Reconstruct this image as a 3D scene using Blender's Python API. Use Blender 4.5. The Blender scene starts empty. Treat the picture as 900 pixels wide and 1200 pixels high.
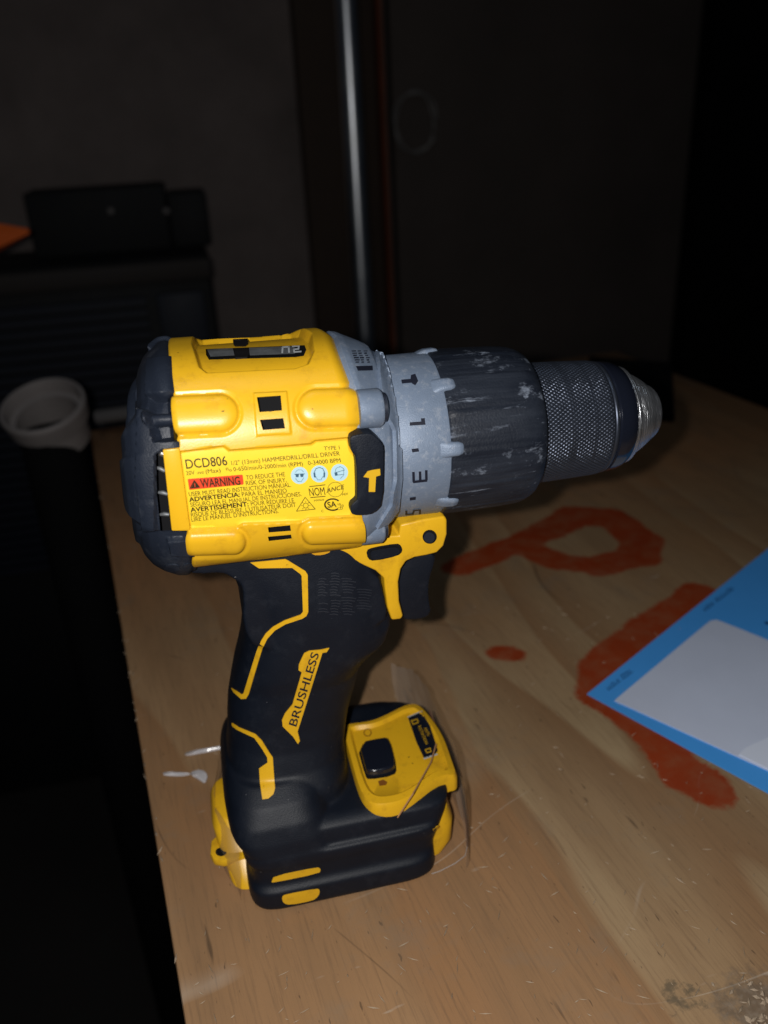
import bpy, bmesh, math, random
import numpy as np
from mathutils import Vector, Matrix
from mathutils.bvhtree import BVHTree
from mathutils.geometry import delaunay_2d_cdt

random.seed(7); np.random.seed(7)
sc = bpy.context.scene
COL = sc.collection
R_ = math.radians

# ------------------------------------------------------------------ camera, light, exposure
# all dimensions below are millimetres, written out in metres; the bench top is z = 0
F_PX = 1000.0
_p, _r, _y = R_(25), R_(3), R_(11.5)
Zv = np.array([0, 0, 1.0])
_Fh = np.array([math.sin(_y), math.cos(_y), 0]); _Rh = np.array([math.cos(_y), -math.sin(_y), 0])
CF = _Fh*math.cos(_p) - Zv*math.sin(_p)
_U0 = _Fh*math.sin(_p) + Zv*math.cos(_p)
CR = math.cos(_r)*_Rh - math.sin(_r)*_U0
CU = math.sin(_r)*_Rh + math.cos(_r)*_U0
CP = np.array([-48.86, -235.0, 229.1])

cam_d = bpy.data.cameras.new('camera'); cam = bpy.data.objects.new('camera', cam_d); COL.objects.link(cam)
cam.matrix_world = Matrix([[CR[i], CU[i], -CF[i], CP[i]*0.001] for i in range(3)] + [[0, 0, 0, 1]])
cam_d.sensor_fit = 'VERTICAL'; cam_d.sensor_height = 36; cam_d.lens = 36*F_PX/1200
cam_d.clip_start = 0.01; cam_d.clip_end = 50
cam_d.dof.use_dof = True; cam_d.dof.focus_distance = 0.238; cam_d.dof.aperture_fstop = 11
sc.camera = cam
sc.render.resolution_x = 768; sc.render.resolution_y = 1024

w = bpy.data.worlds.new('World'); sc.world = w; w.use_nodes = True
w.node_tree.nodes['Background'].inputs['Color'].default_value = (0.6, 0.75, 1, 1)
w.node_tree.nodes['Background'].inputs['Strength'].default_value = 0.006

ld = bpy.data.lights.new('phone_flash', 'SPOT'); ld.shadow_soft_size = 0.0025; ld.spot_size = R_(125); ld.spot_blend = 0.5
ld.energy = 3.0; ld.color = (1.0, 0.975, 0.94)
fl = bpy.data.objects.new('phone_flash', ld); COL.objects.link(fl)
fp = CP - 15*CR + 3*CU - 2*CF
fl.matrix_world = Matrix([[CR[i], CU[i], -CF[i], fp[i]*0.001] for i in range(3)] + [[0, 0, 0, 1]])

ld2 = bpy.data.lights.new('ceiling_lamp', 'AREA'); ld2.shape = 'DISK'; ld2.size = 0.30
ld2.energy = 0.55; ld2.color = (0.74, 0.87, 1.0)
fl2 = bpy.data.objects.new('ceiling_lamp', ld2); COL.objects.link(fl2); fl2.location = (-0.05, -0.16, 1.02)
fl2.rotation_euler = (R_(-8), 0, 0)

vs = sc.view_settings
vs.view_transform = 'Standard'; vs.look = 'None'; vs.gamma = 1; vs.exposure = 0; vs.use_curve_mapping = False

# ------------------------------------------------------------------ measuring helpers
def ray(px, py): return CF + CR*(px-450)/F_PX - CU*(py-600)/F_PX
def aty(px, py, y): v = ray(px, py); return CP + v*((y-CP[1])/v[1])
def atz(px, py, z=0.0): v = ray(px, py); return CP + v*((z-CP[2])/v[2])
def proj(P):
    d = np.asarray(P, float) - CP; z = d@CF
    return np.stack([450 + F_PX*(d@CR)/z, 600 - F_PX*(d@CU)/z], -1)

def sdf_poly(P, poly):
    """signed distance of points P (n,2) to a polygon, negative inside"""
    P = np.asarray(P, float); V = np.asarray(poly, float); n = len(V)
    d = np.full(len(P), 1e18); s = np.ones(len(P))
    for i in range(n):
        a = V[i]; b = V[i-1]; e = b-a; ww = P-a
        t = np.clip((ww@e)/(e@e+1e-12), 0, 1); bb = ww - t[:, None]*e
        d = np.minimum(d, (bb**2).sum(1))
        c1 = P[:, 1] >= a[1]; c2 = P[:, 1] < b[1]; c3 = e[0]*ww[:, 1] > e[1]*ww[:, 0]
        s = np.where((c1 & c2 & c3) | (~c1 & ~c2 & ~c3), -s, s)
    return s*np.sqrt(d)
def sstep(d, wd):                      # 1 inside, 0 outside, soft over wd
    t = np.clip(0.5 - d/wd, 0, 1); return t*t*(3-2*t)
def sdf_seg(P, a, b):
    a = np.array(a, float); b = np.array(b, float); e = b-a
    t = np.clip(((P-a)@e)/(e@e), 0, 1); return np.linalg.norm(P-a-t[:, None]*e, axis=1)
def smooth_poly(p, it=2, keep=()):     # Chaikin corner cutting
    for _ in range(it):
        q = []
        for i in range(len(p)):
            a = np.array(p[i], float); b = np.array(p[(i+1) % len(p)], float)
            q += [tuple(a*.75+b*.25), tuple(a*.25+b*.75)]
        p = q
    return p

# ------------------------------------------------------------------ materials
MATS = {}
def mat(name, col, rough=0.5, metal=0.0, var=0.0, vscale=60, bump=0.0, bscale=400, spec=0.5, coat=0.0, dirt=None, dirt_scale=40, dirt_amt=0.0):
    m = bpy.data.materials.new(name); m.use_nodes = True; nt = m.node_tree; N = nt.nodes; L = nt.links
    b = N['Principled BSDF']; b.inputs['Base Color'].default_value = (*col, 1)
    b.inputs['Roughness'].default_value = rough; b.inputs['Metallic'].default_value = metal
    b.inputs['Specular IOR Level'].default_value = spec; b.inputs['Coat Weight'].default_value = coat
    tc = N.new('ShaderNodeTexCoord')
    last = None
    if var > 0:
        n = N.new('ShaderNodeTexNoise'); n.inputs['Scale'].default_value = vscale; n.inputs['Detail'].default_value = 6
        n.inputs['Roughness'].default_value = 0.65
        L.new(tc.outputs['Object'], n.inputs['Vector'])
        mx = N.new('ShaderNodeMix'); mx.data_type = 'RGBA'
        mx.inputs['A'].default_value = (*[c*(1-var) for c in col], 1); mx.inputs['B'].default_value = (*[min(1, c*(1+var)) for c in col], 1)
        L.new(n.outputs['Fac'], mx.inputs['Factor']); last = mx.outputs['Result']
        mr = N.new('ShaderNodeMapRange'); mr.inputs['To Min'].default_value = max(0.02, rough-0.1); mr.inputs['To Max'].default_value = min(1, rough+0.1)
        L.new(n.outputs['Fac'], mr.inputs['Value']); L.new(mr.outputs['Result'], b.inputs['Roughness'])
    if dirt is not None:
        n = N.new('ShaderNodeTexNoise'); n.inputs['Scale'].default_value = dirt_scale; n.inputs['Detail'].default_value = 9; n.inputs['Roughness'].default_value = 0.72
        L.new(tc.outputs['Object'], n.inputs['Vector'])
        mr = N.new('ShaderNodeMapRange'); mr.inputs['From Min'].default_value = 0.53; mr.inputs['From Max'].default_value = 0.68; mr.inputs['To Max'].default_value = dirt_amt
        L.new(n.outputs['Fac'], mr.inputs['Value'])
        mx = N.new('ShaderNodeMix'); mx.data_type = 'RGBA'; mx.inputs['A'].default_value = (*col, 1); mx.inputs['B'].default_value = (*dirt, 1)
        if last: L.new(last, mx.inputs['A'])
        L.new(mr.outputs['Result'], mx.inputs['Factor']); last = mx.outputs['Result']
    if last: L.new(last, b.inputs['Base Color'])
    if bump > 0:
        n = N.new('ShaderNodeTexNoise'); n.inputs['Scale'].default_value = bscale; n.inputs['Detail'].default_value = 4
        L.new(tc.outputs['Object'], n.inputs['Vector'])
        bp = N.new('ShaderNodeBump'); bp.inputs['Strength'].default_value = bump; bp.inputs['Distance'].default_value = 0.0004
        L.new(n.outputs['Fac'], bp.inputs['Height']); L.new(bp.outputs['Normal'], b.inputs['Normal'])
    MATS[name] = m
    return m

M_yel = mat('yellow_plastic', (0.74, 0.415, 0.014), 0.33, var=0.06, vscale=45, bump=0.07, bscale=2500, spec=0.4, dirt=(0.26, 0.11, 0.015), dirt_scale=150, dirt_amt=0.32)
def nicks(m, col, scale, lo, hi, amt):
    nt = m.node_tree; N = nt.nodes; L = nt.links; b = N['Principled BSDF']; src = b.inputs['Base Color'].links[0].from_socket
    tc = N.new('ShaderNodeTexCoord'); n = N.new('ShaderNodeTexNoise'); n.inputs['Scale'].default_value = scale; n.inputs['Detail'].default_value = 2; L.new(tc.outputs['Object'], n.inputs['Vector'])
    r = N.new('ShaderNodeMapRange'); r.inputs['From Min'].default_value = lo; r.inputs['From Max'].default_value = hi; r.inputs['To Max'].default_value = amt; L.new(n.outputs['Fac'], r.inputs['Value'])
    x = N.new('ShaderNodeMix'); x.data_type = 'RGBA'; L.new(r.outputs[0], x.inputs['Factor']); L.new(src, x.inputs['A']); x.inputs['B'].default_value = (*col, 1); L.new(x.outputs['Result'], b.inputs['Base Color'])
nicks(M_yel, (0.06, 0.035, 0.01), 520, 0.735, 0.77, 0.8)
M_blk = mat('black_rubber', (0.0045, 0.0070, 0.0135), 0.50, var=0.25, vscale=60, bump=0.22, bscale=2600, spec=0.28, dirt=(0.022, 0.026, 0.036), dirt_scale=150, dirt_amt=0.3)
nicks(M_blk, (0.16, 0.16, 0.17), 700, 0.765, 0.79, 0.8)
M_cap = mat('dark_plastic', (0.012, 0.0165, 0.028), 0.5, var=0.2, vscale=60, bump=0.25, bscale=2000, spec=0.35, dirt=(0.07, 0.08, 0.10), dirt_scale=90, dirt_amt=0.35)
M_gry = mat('cast_grey', (0.165, 0.212, 0.295), 0.5, metal=0.15, var=0.12, vscale=250, bump=0.3, bscale=3200, spec=0.5, dirt=(0.34, 0.37, 0.43), dirt_scale=420, dirt_amt=0.6)
M_hole = mat('cavity_black', (0.004, 0.004, 0.005), 0.8, spec=0.2)
M_steel = mat('motor_steel', (0.16, 0.17, 0.18), 0.5, metal=0.4, var=0.5, vscale=300)
M_chr = mat('bright_steel', (0.66, 0.68, 0.72), 0.34, metal=0.93, var=0.15, vscale=180)
M_chk = mat('blackened_steel', (0.055, 0.065, 0.09), 0.36, metal=0.75, var=0.3, vscale=200)
M_scr = mat('screw_black', (0.02, 0.025, 0.04), 0.4, metal=0.3)
M_gloss = mat('glossy_black', (0.008, 0.010, 0.018), 0.16, spec=0.6)
M_lab = mat('label_yellow', (0.84, 0.59, 0.03), 0.30, var=0.04, vscale=80, spec=0.5)
M_ink = mat('black_ink', (0.035, 0.02, 0.008), 0.5, spec=0.2)
M_ink2 = mat('navy_ink', (0.012, 0.014, 0.025), 0.5, spec=0.2)
M_red = mat('label_red', (0.70, 0.06, 0.02), 0.35)
M_pict = mat('pictogram_blue', (0.42, 0.62, 0.72), 0.4)
M_rim = mat('pictogram_rim', (0.04, 0.10, 0.16), 0.4)
M_wht = mat('white_print', (0.45, 0.48, 0.5), 0.5)
M_ylp = mat('yellow_print', (0.62, 0.36, 0.01), 0.45)

def turned(m):            # fine lathe rings
    nt = m.node_tree; N = nt.nodes; L = nt.links; tc = N.new('ShaderNodeTexCoord'); mp = N.new('ShaderNodeMapping'); mp.inputs['Scale'].default_value = (1, 0.01, 0.05)
    L.new(tc.outputs['Object'], mp.inputs['Vector']); n = N.new('ShaderNodeTexNoise'); n.inputs['Scale'].default_value = 2600; n.inputs['Detail'].default_value = 3
    L.new(mp.outputs[0], n.inputs['Vector']); bp = N.new('ShaderNodeBump'); bp.inputs['Strength'].default_value = 1.0; bp.inputs['Distance'].default_value = 0.0006
    L.new(n.outputs['Fac'], bp.inputs['Height']); L.new(bp.outputs[0], N['Principled BSDF'].inputs['Normal'])
turned(M_chr)
def wear_mat():
    m = mat('scuffed_black', (0.0075, 0.0105, 0.0185), 0.5, bump=0.3, bscale=1500, spec=0.32)
    nt = m.node_tree; N = nt.nodes; L = nt.links; b = N['Principled BSDF']
    tc = N.new('ShaderNodeTexCoord')
    def band(scale, vec, lo, hi, detail=8):
        mp = N.new('ShaderNodeMapping'); mp.inputs['Scale'].default_value = vec; L.new(tc.outputs['Object'], mp.inputs['Vector'])
        n = N.new('ShaderNodeTexNoise'); n.inputs['Scale'].default_value = scale; n.inputs['Detail'].default_value = detail; n.inputs['Roughness'].default_value = 0.7
        L.new(mp.outputs['Vector'], n.inputs['Vector'])
        r = N.new('ShaderNodeMapRange'); r.inputs['From Min'].default_value = lo; r.inputs['From Max'].default_value = hi
        L.new(n.outputs['Fac'], r.inputs['Value']); return r.outputs['Result']
    def mth(op, a, c):
        x = N.new('ShaderNodeMath'); x.operation = op; x.use_clamp = True
        for k, v in enumerate((a, c)):
            if isinstance(v, (int, float)): x.inputs[k].default_value = v
            else: L.new(v, x.inputs[k])
        return x.outputs[0]
    patch = mth('MULTIPLY', band(70, (1, 1, 1.4), 0.57, 0.66), band(500, (0.5, 1, 1.6), 0.44, 0.55))
    streak = mth('MULTIPLY', band(140, (0.22, 1.5, 2.2), 0.585, 0.66), band(300, (0.5, 1, 1), 0.42, 0.6))
    haze = mth('MULTIPLY', band(110, (0.25, 1.2, 1.6), 0.42, 0.75), 0.07)
    tot = mth('ADD', mth('MULTIPLY', mth('ADD', patch, streak), 0.62), haze)
    mx = N.new('ShaderNodeMix'); mx.data_type = 'RGBA'; mx.inputs['A'].default_value = (0.0075, 0.0105, 0.0185, 1); mx.inputs['B'].default_value = (0.26, 0.30, 0.38, 1)
    L.new(tot, mx.inputs['Factor']); L.new(mx.outputs['Result'], b.inputs['Base Color'])
    return m
M_sleeve = wear_mat()

def film_mat():
    m = bpy.data.materials.new('clear_film'); m.use_nodes = True; nt = m.node_tree; N = nt.nodes; L = nt.links
    N.remove(N['Principled BSDF']); out = N['Material Output']
    t = N.new('ShaderNodeBsdfTransparent'); t.inputs['Color'].default_value = (0.965, 0.94, 0.90, 1)
    g = N.new('ShaderNodeBsdfGlossy'); g.inputs['Roughness'].default_value = 0.12; g.inputs['Color'].default_value = (0.9, 0.92, 1, 1)
    d = N.new('ShaderNodeBsdfDiffuse'); d.inputs['Color'].default_value = (0.5, 0.45, 0.4, 1)
    f = N.new('ShaderNodeValue'); f.outputs[0].default_value = 0.07
    a = N.new('ShaderNodeMixShader'); L.new(f.outputs[0], a.inputs[0]); L.new(t.outputs[0], a.inputs[1]); L.new(g.outputs[0], a.inputs[2])
    bm_ = N.new('ShaderNodeMixShader'); bm_.inputs[0].default_value = 0.18; L.new(a.outputs[0], bm_.inputs[1]); L.new(d.outputs[0], bm_.inputs[2])
    L.new(bm_.outputs[0], out.inputs['Surface'])
    return m
M_film = film_mat()

# ------------------------------------------------------------------ object helpers
LOC = {}
def thing(name, label, cat, loc=(0, 0, 0), group=None):
    o = bpy.data.objects.new(name, None); COL.objects.link(o); o.location = [c*0.001 for c in loc]
    o.empty_display_size = 0.02
    o['label'] = label; o['category'] = cat
    if group: o['group'] = group
    LOC[o.name] = np.array(loc, float); return o
def tag(o, label, cat, group=None):
    o['label'] = label; o['category'] = cat
    if group: o['group'] = group
    return o
def origin_of(o): return LOC.get(o.name, np.zeros(3)) if o else np.zeros(3)
def mk(name, V, Fc, m, parent=None, smooth=35, struct=False, origin=None):
    V = np.asarray(V, float)
    org = origin_of(parent) if parent is not None else (np.array(origin, float) if origin is not None else np.zeros(3))
    me = bpy.data.meshes.new(name); me.from_pydata([tuple(v) for v in (V-org)*0.001], [], [tuple(int(i) for i in f) for f in Fc])
    me.update()
    bm = bmesh.new(); bm.from_mesh(me); bmesh.ops.recalc_face_normals(bm, faces=bm.faces); bm.to_mesh(me); bm.free()
    return mko(name, me, m, parent, smooth, struct, org)
def mko(name, me, m, parent=None, smooth=35, struct=False, org=None):
    if m is not None and not me.materials: me.materials.append(m)
    if smooth is not None:
        me.shade_smooth()
        if smooth < 180: me.set_sharp_from_angle(angle=R_(smooth))
    o = bpy.data.objects.new(name, me); COL.objects.link(o)
    if parent is not None:
        o.parent = parent; LOC[o.name] = origin_of(parent)
    else:
        o.location = [c*0.001 for c in (org if org is not None else (0, 0, 0))]; LOC[o.name] = np.array(org if org is not None else (0, 0, 0), float)
    if struct: o['kind'] = 'structure'
    return o
def vf(o):                            # world-mm vertices and faces of an object
    me = o.data; V = np.array([v.co[:] for v in me.vertices])*1000 + LOC[o.name]
    return V, [tuple(p.vertices) for p in me.polygons]
def bvh_of(*objs):
    VV = []; FF = []; n = 0
    for o in objs:
        V, Fc = vf(o); VV += [Vector(v) for v in V]; FF += [tuple(i+n for i in f) for f in Fc]; n += len(V)
    return BVHTree.FromPolygons(VV, FF)
def hit(bvh, px, py):
    v = ray(px, py); v = v/np.linalg.norm(v)
    h, n, i, d = bvh.ray_cast(Vector(CP), Vector(v), 3000)
    if h is None: return None, None
    n = np.array(n); h = np.array(h)
    if n@v > 0: n = -n
    return h, n
def loft(rings, close=True, cap=True):
    n = len(rings[0]); V = np.concatenate(rings); Fc = []
    for i in range(len(rings)-1):
        for j in range(n if close else n-1):
            k = (j+1) % n; Fc.append((i*n+j, i*n+k, (i+1)*n+k, (i+1)*n+j))
    if cap: Fc.append(tuple(range(n))[::-1]); Fc.append(tuple((len(rings)-1)*n+j for j in range(n)))
    return V, Fc
def merge(*parts):
    VV = []; FF = []; n = 0
    for V, Fc in parts:
        VV.append(np.asarray(V, float)); FF += [tuple(i+n for i in f) for f in Fc]; n += len(V)
    return np.concatenate(VV), FF
def box(c, s, rot=0.0):
    c = np.array(c, float); s = np.array(s, float)/2
    V = np.array([[x, y, z] for x in (-1, 1) for y in (-1, 1) for z in (-1, 1)])*s
    cr, sr = math.cos(rot), math.sin(rot)
    V = np.stack([V[:, 0]*cr - V[:, 1]*sr, V[:, 0]*sr + V[:, 1]*cr, V[:, 2]], 1) + c
    return V, [(0, 1, 3, 2), (4, 6, 7, 5), (0, 4, 5, 1), (2, 3, 7, 6), (0, 2, 6, 4), (1, 5, 7, 3)]
def bevel_obj(o, wd, seg=2, angle=30):
    me = o.data; bm = bmesh.new(); bm.from_mesh(me)
    ed = [e for e in bm.edges if len(e.link_faces) == 2 and e.calc_face_angle(0) > R_(angle)]
    bmesh.ops.bevel(bm, geom=ed, offset=wd*0.001, segments=seg, profile=0.5, affect='EDGES', clamp_overlap=True)
    bm.to_mesh(me); bm.free(); me.shade_smooth(); me.set_sharp_from_angle(angle=R_(40)); return o
def tube(pts, r, n=10, cap=True):
    pts = np.array(pts, float); rr = np.full(len(pts), r) if np.isscalar(r) else np.array(r, float); rings = []
    up = np.array([0.13, 0.21, 0.97])
    for i, p in enumerate(pts):
        t = pts[min(i+1, len(pts)-1)] - pts[max(i-1, 0)]; t = t/np.linalg.norm(t)
        a = np.cross(t, up); a /= np.linalg.norm(a); b = np.cross(t, a)
        th = np.arange(n)*2*math.pi/n
        rings.append(p + rr[i]*(np.cos(th)[:, None]*a + np.sin(th)[:, None]*b))
    return loft(rings, True, cap)
def prism(poly, y0, y1, shrink=0.0):
    """outline measured on the plane y = y0, given real thickness to y1"""
    P = np.array([aty(px, py, y0) for px, py in poly]); Q = P.copy(); Q[:, 1] = y1
    if shrink: c = Q.mean(0); Q = c + (Q-c)*(1-shrink); Q[:, 1] = y1
    n = len(P); V = np.concatenate([P, Q]); Fc = [tuple(range(n)), tuple(range(n, 2*n))[::-1]]
    Fc += [(i, i+n, (i+1) % n+n, (i+1) % n) for i in range(n)]
    return V, Fc
def cdt(poly, grid):
    P = [np.array(p, float) for p in poly]; B = []
    for i in range(len(P)):
        a = P[i]; b = P[(i+1) % len(P)]; k = max(1, int(np.linalg.norm(b-a)/grid))
        B += [a+(b-a)*j/k for j in range(k)]
    B = np.array(B); n = len(B); lo = B.min(0); hi = B.max(0)
    gx, gy = np.meshgrid(np.arange(lo[0], hi[0], grid), np.arange(lo[1], hi[1], grid)); G = np.stack([gx.ravel(), gy.ravel()], 1)
    if len(G): G = G[sdf_poly(G, B) < -0.45*grid]
    pts = [Vector(p) for p in B] + [Vector(p) for p in G]
    v, e, f, *_ = delaunay_2d_cdt(pts, [(i, (i+1) % n) for i in range(n)], [list(range(n))], 1, 1e-4)
    return [np.array(p) for p in v], [tuple(x) for x in f]
def decal(name, poly, bvh, m, parent, h=0.15, wall=0.5, grid=4, smooth=35):
    """a thin inlay whose outline was measured in the photograph, laid on the real surface it sits on"""
    v, f = cdt(poly, grid); T = []; Bt = []; last = None; miss = []
    for i, p in enumerate(v):
        q, n = hit(bvh, p[0], p[1])
        if q is None: miss.append(i); T.append(None); Bt.append(None); continue
        T.append(q+n*h); Bt.append(q-n*wall)
    ok = [i for i in range(len(v)) if T[i] is not None]
    for i in miss:
        j = min(ok, key=lambda k: ((v[k]-v[i])**2).sum())
        d = ray(*v[i]); dj = ray(*v[j]); t = np.dot(T[j]-CP, CF)
        T[i] = CP + d*t; Bt[i] = T[i] + d/np.linalg.norm(d)*(wall+h)
    cnt = {}
    for a in f:
        for k in range(len(a)):
            e = (a[k], a[(k+1) % len(a)]); cnt[tuple(sorted(e))] = cnt.get(tuple(sorted(e)), []) + [e]
    V = T + Bt; n = len(T); FF = list(f)
    if wall > 0:
        for k, es in cnt.items():
            if len(es) == 1: a, b = es[0]; FF.append((b, a, a+n, b+n))
    else: V = T
    o = mk(name, np.array(V), FF, m, parent, smooth)
    bm = bmesh.new(); bm.from_mesh(o.data); lone = [x for x in bm.verts if not x.link_faces]; bmesh.ops.delete(bm, geom=lone, context='VERTS'); bm.to_mesh(o.data); bm.free()
    return o

_font_cache = {}
def glyphs(s, bold=0.0):
    cu = bpy.data.curves.new('t', 'FONT'); cu.body = s; cu.size = 1; cu.resolution_u = 3; cu.offset = bold
    o = bpy.data.objects.new('t', cu); COL.objects.link(o); dg = bpy.context.evaluated_depsgraph_get(); dg.update()
    me = bpy.data.meshes.new_from_object(o.evaluated_get(dg)); V = np.array([v.co[:2] for v in me.vertices]); Fc = [tuple(p.vertices) for p in me.polygons]
    bpy.data.objects.remove(o); bpy.data.curves.remove(cu); bpy.data.meshes.remove(me); return V, Fc
CAP = 0.69
def text_px(s, a, b, cap, bold=0.0, skew=0.0, up=None):
    """glyph outlines laid between two measured baseline points"""
    V, Fc = glyphs(s, bold); a = np.array(a, float); b = np.array(b, float); u = (b-a)/(V[:, 0].max()-V[:, 0].min())
    if up is None:
        up = np.array([-0.17, -1.0]); up /= np.linalg.norm(up)
    vv = np.array(up)*cap/CAP
    P = a + (V[:, :1]-V[:, 0].min() + skew*V[:, 1:])*u + V[:, 1:]*vv
    return P, Fc
def print_px(name, items, bvh, m, parent, h=0.25):
    """one piece of flat print made of several 2-D outlines"""
    V = []; FF = []
    for it in items:
        P, Fc = it[0], it[1]; hh = h+(it[2] if len(it) > 2 else 0); n = len(V); good = []
        for p in P:
            q, nn = hit(bvh, p[0], p[1]); good.append(q is not None)
            V.append(q+nn*hh if q is not None else CP)
        FF += [tuple(i+n for i in f) for f in Fc if all(good[i] for i in f)]
    o = mk(name, np.array(V), FF, m, parent, None)
    bm = bmesh.new(); bm.from_mesh(o.data); bmesh.ops.delete(bm, geom=[x for x in bm.verts if not x.link_faces], context='VERTS')
    bmesh.ops.recalc_face_normals(bm, faces=bm.faces); bm.to_mesh(o.data); bm.free(); return o
def disc2(c, r, n=24, sx=1.0): return [(c[0]+r*sx*math.cos(t*2*math.pi/n), c[1]+r*math.sin(t*2*math.pi/n)) for t in range(n)]
def fill2(poly):
    v, f = cdt(poly, 3.0); return np.array(v), f
def stroke2(pts, wd, closed=False):
    P = [np.array(p, float) for p in pts]; V = []; Fc = []; n = len(P)
    for i in range(n if closed else n-1):
        a = P[i]; b = P[(i+1) % n]; t = (b-a)/np.linalg.norm(b-a); q = np.array([-t[1], t[0]])*wd/2; k = len(V); e = t*wd*0.3
        V += [a-e+q, b+e+q, b+e-q, a-e-q]; Fc.append((k, k+1, k+2, k+3))
    return np.array(V), Fc

# ------------------------------------------------------------------ the room
def room_mat(name, col, rough=0.8, scale=4, var=0.3, bump=0.3):
    return mat(name, col, rough, var=var, vscale=scale, bump=bump, bscale=40)
M_wall = room_mat('wall_plaster', (0.25, 0.205, 0.19), 0.9, 5, 0.65, 0.4)
M_floor = room_mat('concrete_floor', (0.03, 0.026, 0.024), 0.9, 5, 0.5)
M_door = room_mat('brown_panel', (0.10, 0.080, 0.070), 0.8, 4, 0.5)
M_post = room_mat('dark_timber', (0.075, 0.050, 0.036), 0.8, 20, 0.3)
M_dark = room_mat('sooty_steel', (0.006, 0.0065, 0.008), 0.7, 10, 0.3)
M_void = room_mat('matt_black', (0.005, 0.005, 0.0055), 0.95, 10, 0.3); M_void.node_tree.nodes['Principled BSDF'].inputs['Specular IOR Level'].default_value = 0.1
M_rust = room_mat('rusty_edge', (0.20, 0.045, 0.012), 0.7, 25, 0.8)
M_pvc = room_mat('grey_pvc', (0.21, 0.19, 0.185), 0.6, 30, 0.3, 0.1)
M_org = room_mat('orange_plastic', (0.75, 0.13, 0.015), 0.5, 40, 0.1)
M_pole = mat('chrome_tube', (0.80, 0.85, 0.97), 0.33, metal=1.0, var=0.2, vscale=30)

FZ = -780.0
def sheet(name, corners, m): return mk(name, np.array(corners, float), [(0, 1, 2, 3)], m, None, None, True)
V, Fc = box((200, 700, FZ-20), (5200, 3800, 40)); mk('floor', V, Fc, M_floor, None, None, True)
WY = 1330.0
V, Fc = box((200, WY+50, 800), (5200, 100, 3160)); mk('wall', V, Fc, M_wall, None, None, True)

def vbox_px(name, x0, x1, yy, depth, z0, z1, m, pyref=200, parent=None):
    a = aty(x0, pyref, yy)[0]; b = aty(x1, pyref, yy)[0]
    V, Fc = box(((a+b)/2, yy+depth/2, (z0+z1)/2), (b-a, depth, z1-z0)); return V, Fc
V, Fc = vbox_px('', 358, 446, 1285, 44, FZ, 2000, M_post)
o = mk('timber_post', V, Fc, M_post); bevel_obj(o, 4); tag(o, 'dark timber post on the wall behind the chrome tube', 'post')
# brown door leaf and its rusty edge strip
dr = thing('door', 'large dark brown door leaf right of the chrome tube', 'door', (300, 1280, FZ))
V, Fc = vbox_px('', 463, 806, 1275, 40, FZ+8, 1900, M_door); bevel_obj(mk('door_leaf', V, Fc, M_door, dr), 3)
V, Fc = vbox_px('', 450, 455, 1262, 30, FZ+8, 1900, M_rust, 200); mk('edge_strip', V, Fc, M_rust, dr)
x = aty(806, 200, 1270)[0]
V, Fc = box((x+420, 1290, 560), (800, 70, 2660)); o = mk('backdrop', V, Fc, M_void); tag(o, 'black backdrop standing in for the unlit dark at the far right beside the door', 'backdrop')  # black sheet set where the far right is only unlit void
# chrome tube
def at_d(px, py, d): v = ray(px, py); return CP + v*d
p = aty(420, 260, 1080); V, Fc = tube([(p[0], 1080, FZ), (p[0], 1080, 2000)], 15.5, 40)
o = mk('metal_tube', V, Fc, M_pole, None, 60, origin=(p[0], 1080, FZ)); tag(o, 'upright shiny chrome tube in front of the back wall', 'tube')
# loop of wire on the door
c = aty(487, 143, 1266); th = np.linspace(0, 2*math.pi*1.9, 60)
pts = np.stack([c[0]+34*np.cos(th)+4*np.sin(th*1.7), np.full(60, 1262.0)+3*np.sin(3*th), c[2]+46*np.sin(th)+3*np.cos(th*2.2)], 1)
V, Fc = tube(pts, 1.6, 6); o = mk('wire_loop', V, Fc, mat('dull_wire', (0.32, 0.31, 0.3), 0.5, metal=0.3), None, 60)
V2 = tube([(c[0]-30, 1262, c[2]+36), (c[0]-45, 1262, c[2]+120), (c[0]-40, 1262, c[2]+230)], 1.6, 6)
tag(o, 'thin loop of wire hanging on the brown door', 'wire')

# louvred cabinet at the left
cy = 980.0
def cz(px, py, yy=cy): return aty(px, py, yy)
cab = thing('cabinet', 'black louvred metal cabinet standing against the wall at left', 'cabinet', (cz(100, 300)[0], cy+60, FZ))
a = cz(-420, 320)[0]; b = cz(246, 320)[0]; ztop = cz(180, 305)[2]
V, Fc = box(((a+b)/2, cy+110, (FZ+ztop)/2), (b-a, 200, ztop-FZ)); bevel_obj(mk('body', V, Fc, M_dark, cab), 5)
t0 = cz(10, 235)[0]; t1 = cz(192, 232)[0]; zt = cz(100, 228)[2]
V, Fc = box(((t0+t1)/2, cy+150, (ztop+zt)/2), (t1-t0, 90, zt-ztop)); bevel_obj(mk('raised_back', V, Fc, M_dark, cab), 4)
t0 = cz(194, 232)[0]; t1 = cz(243, 232)[0]; zt = cz(220, 232)[2]
V, Fc = box(((t0+t1)/2, cy+150, (ztop+zt)/2), (t1-t0, 80, zt-ztop)); bevel_obj(mk('raised_back', V, Fc, M_dark, cab), 4)
V, Fc = box(((a+b)/2, cy+6, ztop-16), (b-a+6, 14, 26)); bevel_obj(mk('ledge', V, Fc, mat('brown_ledge', (0.035, 0.028, 0.025), 0.7), cab), 3)
M_navy = room_mat('navy_louvre', (0.009, 0.013, 0.026), 0.6, 20, 0.3)
for k in range(26):
    zz = ztop-52-k*15
    V, Fc = box(((a+b-90)/2, cy+4, zz), (b-90-a, 12, 10)); mk('louvre', V, Fc, M_navy, cab)
V, Fc = box((b-44, cy+5, ztop-120), (64, 9, 150)); bevel_obj(mk('side_panel', V, Fc, M_navy, cab), 3)
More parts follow.
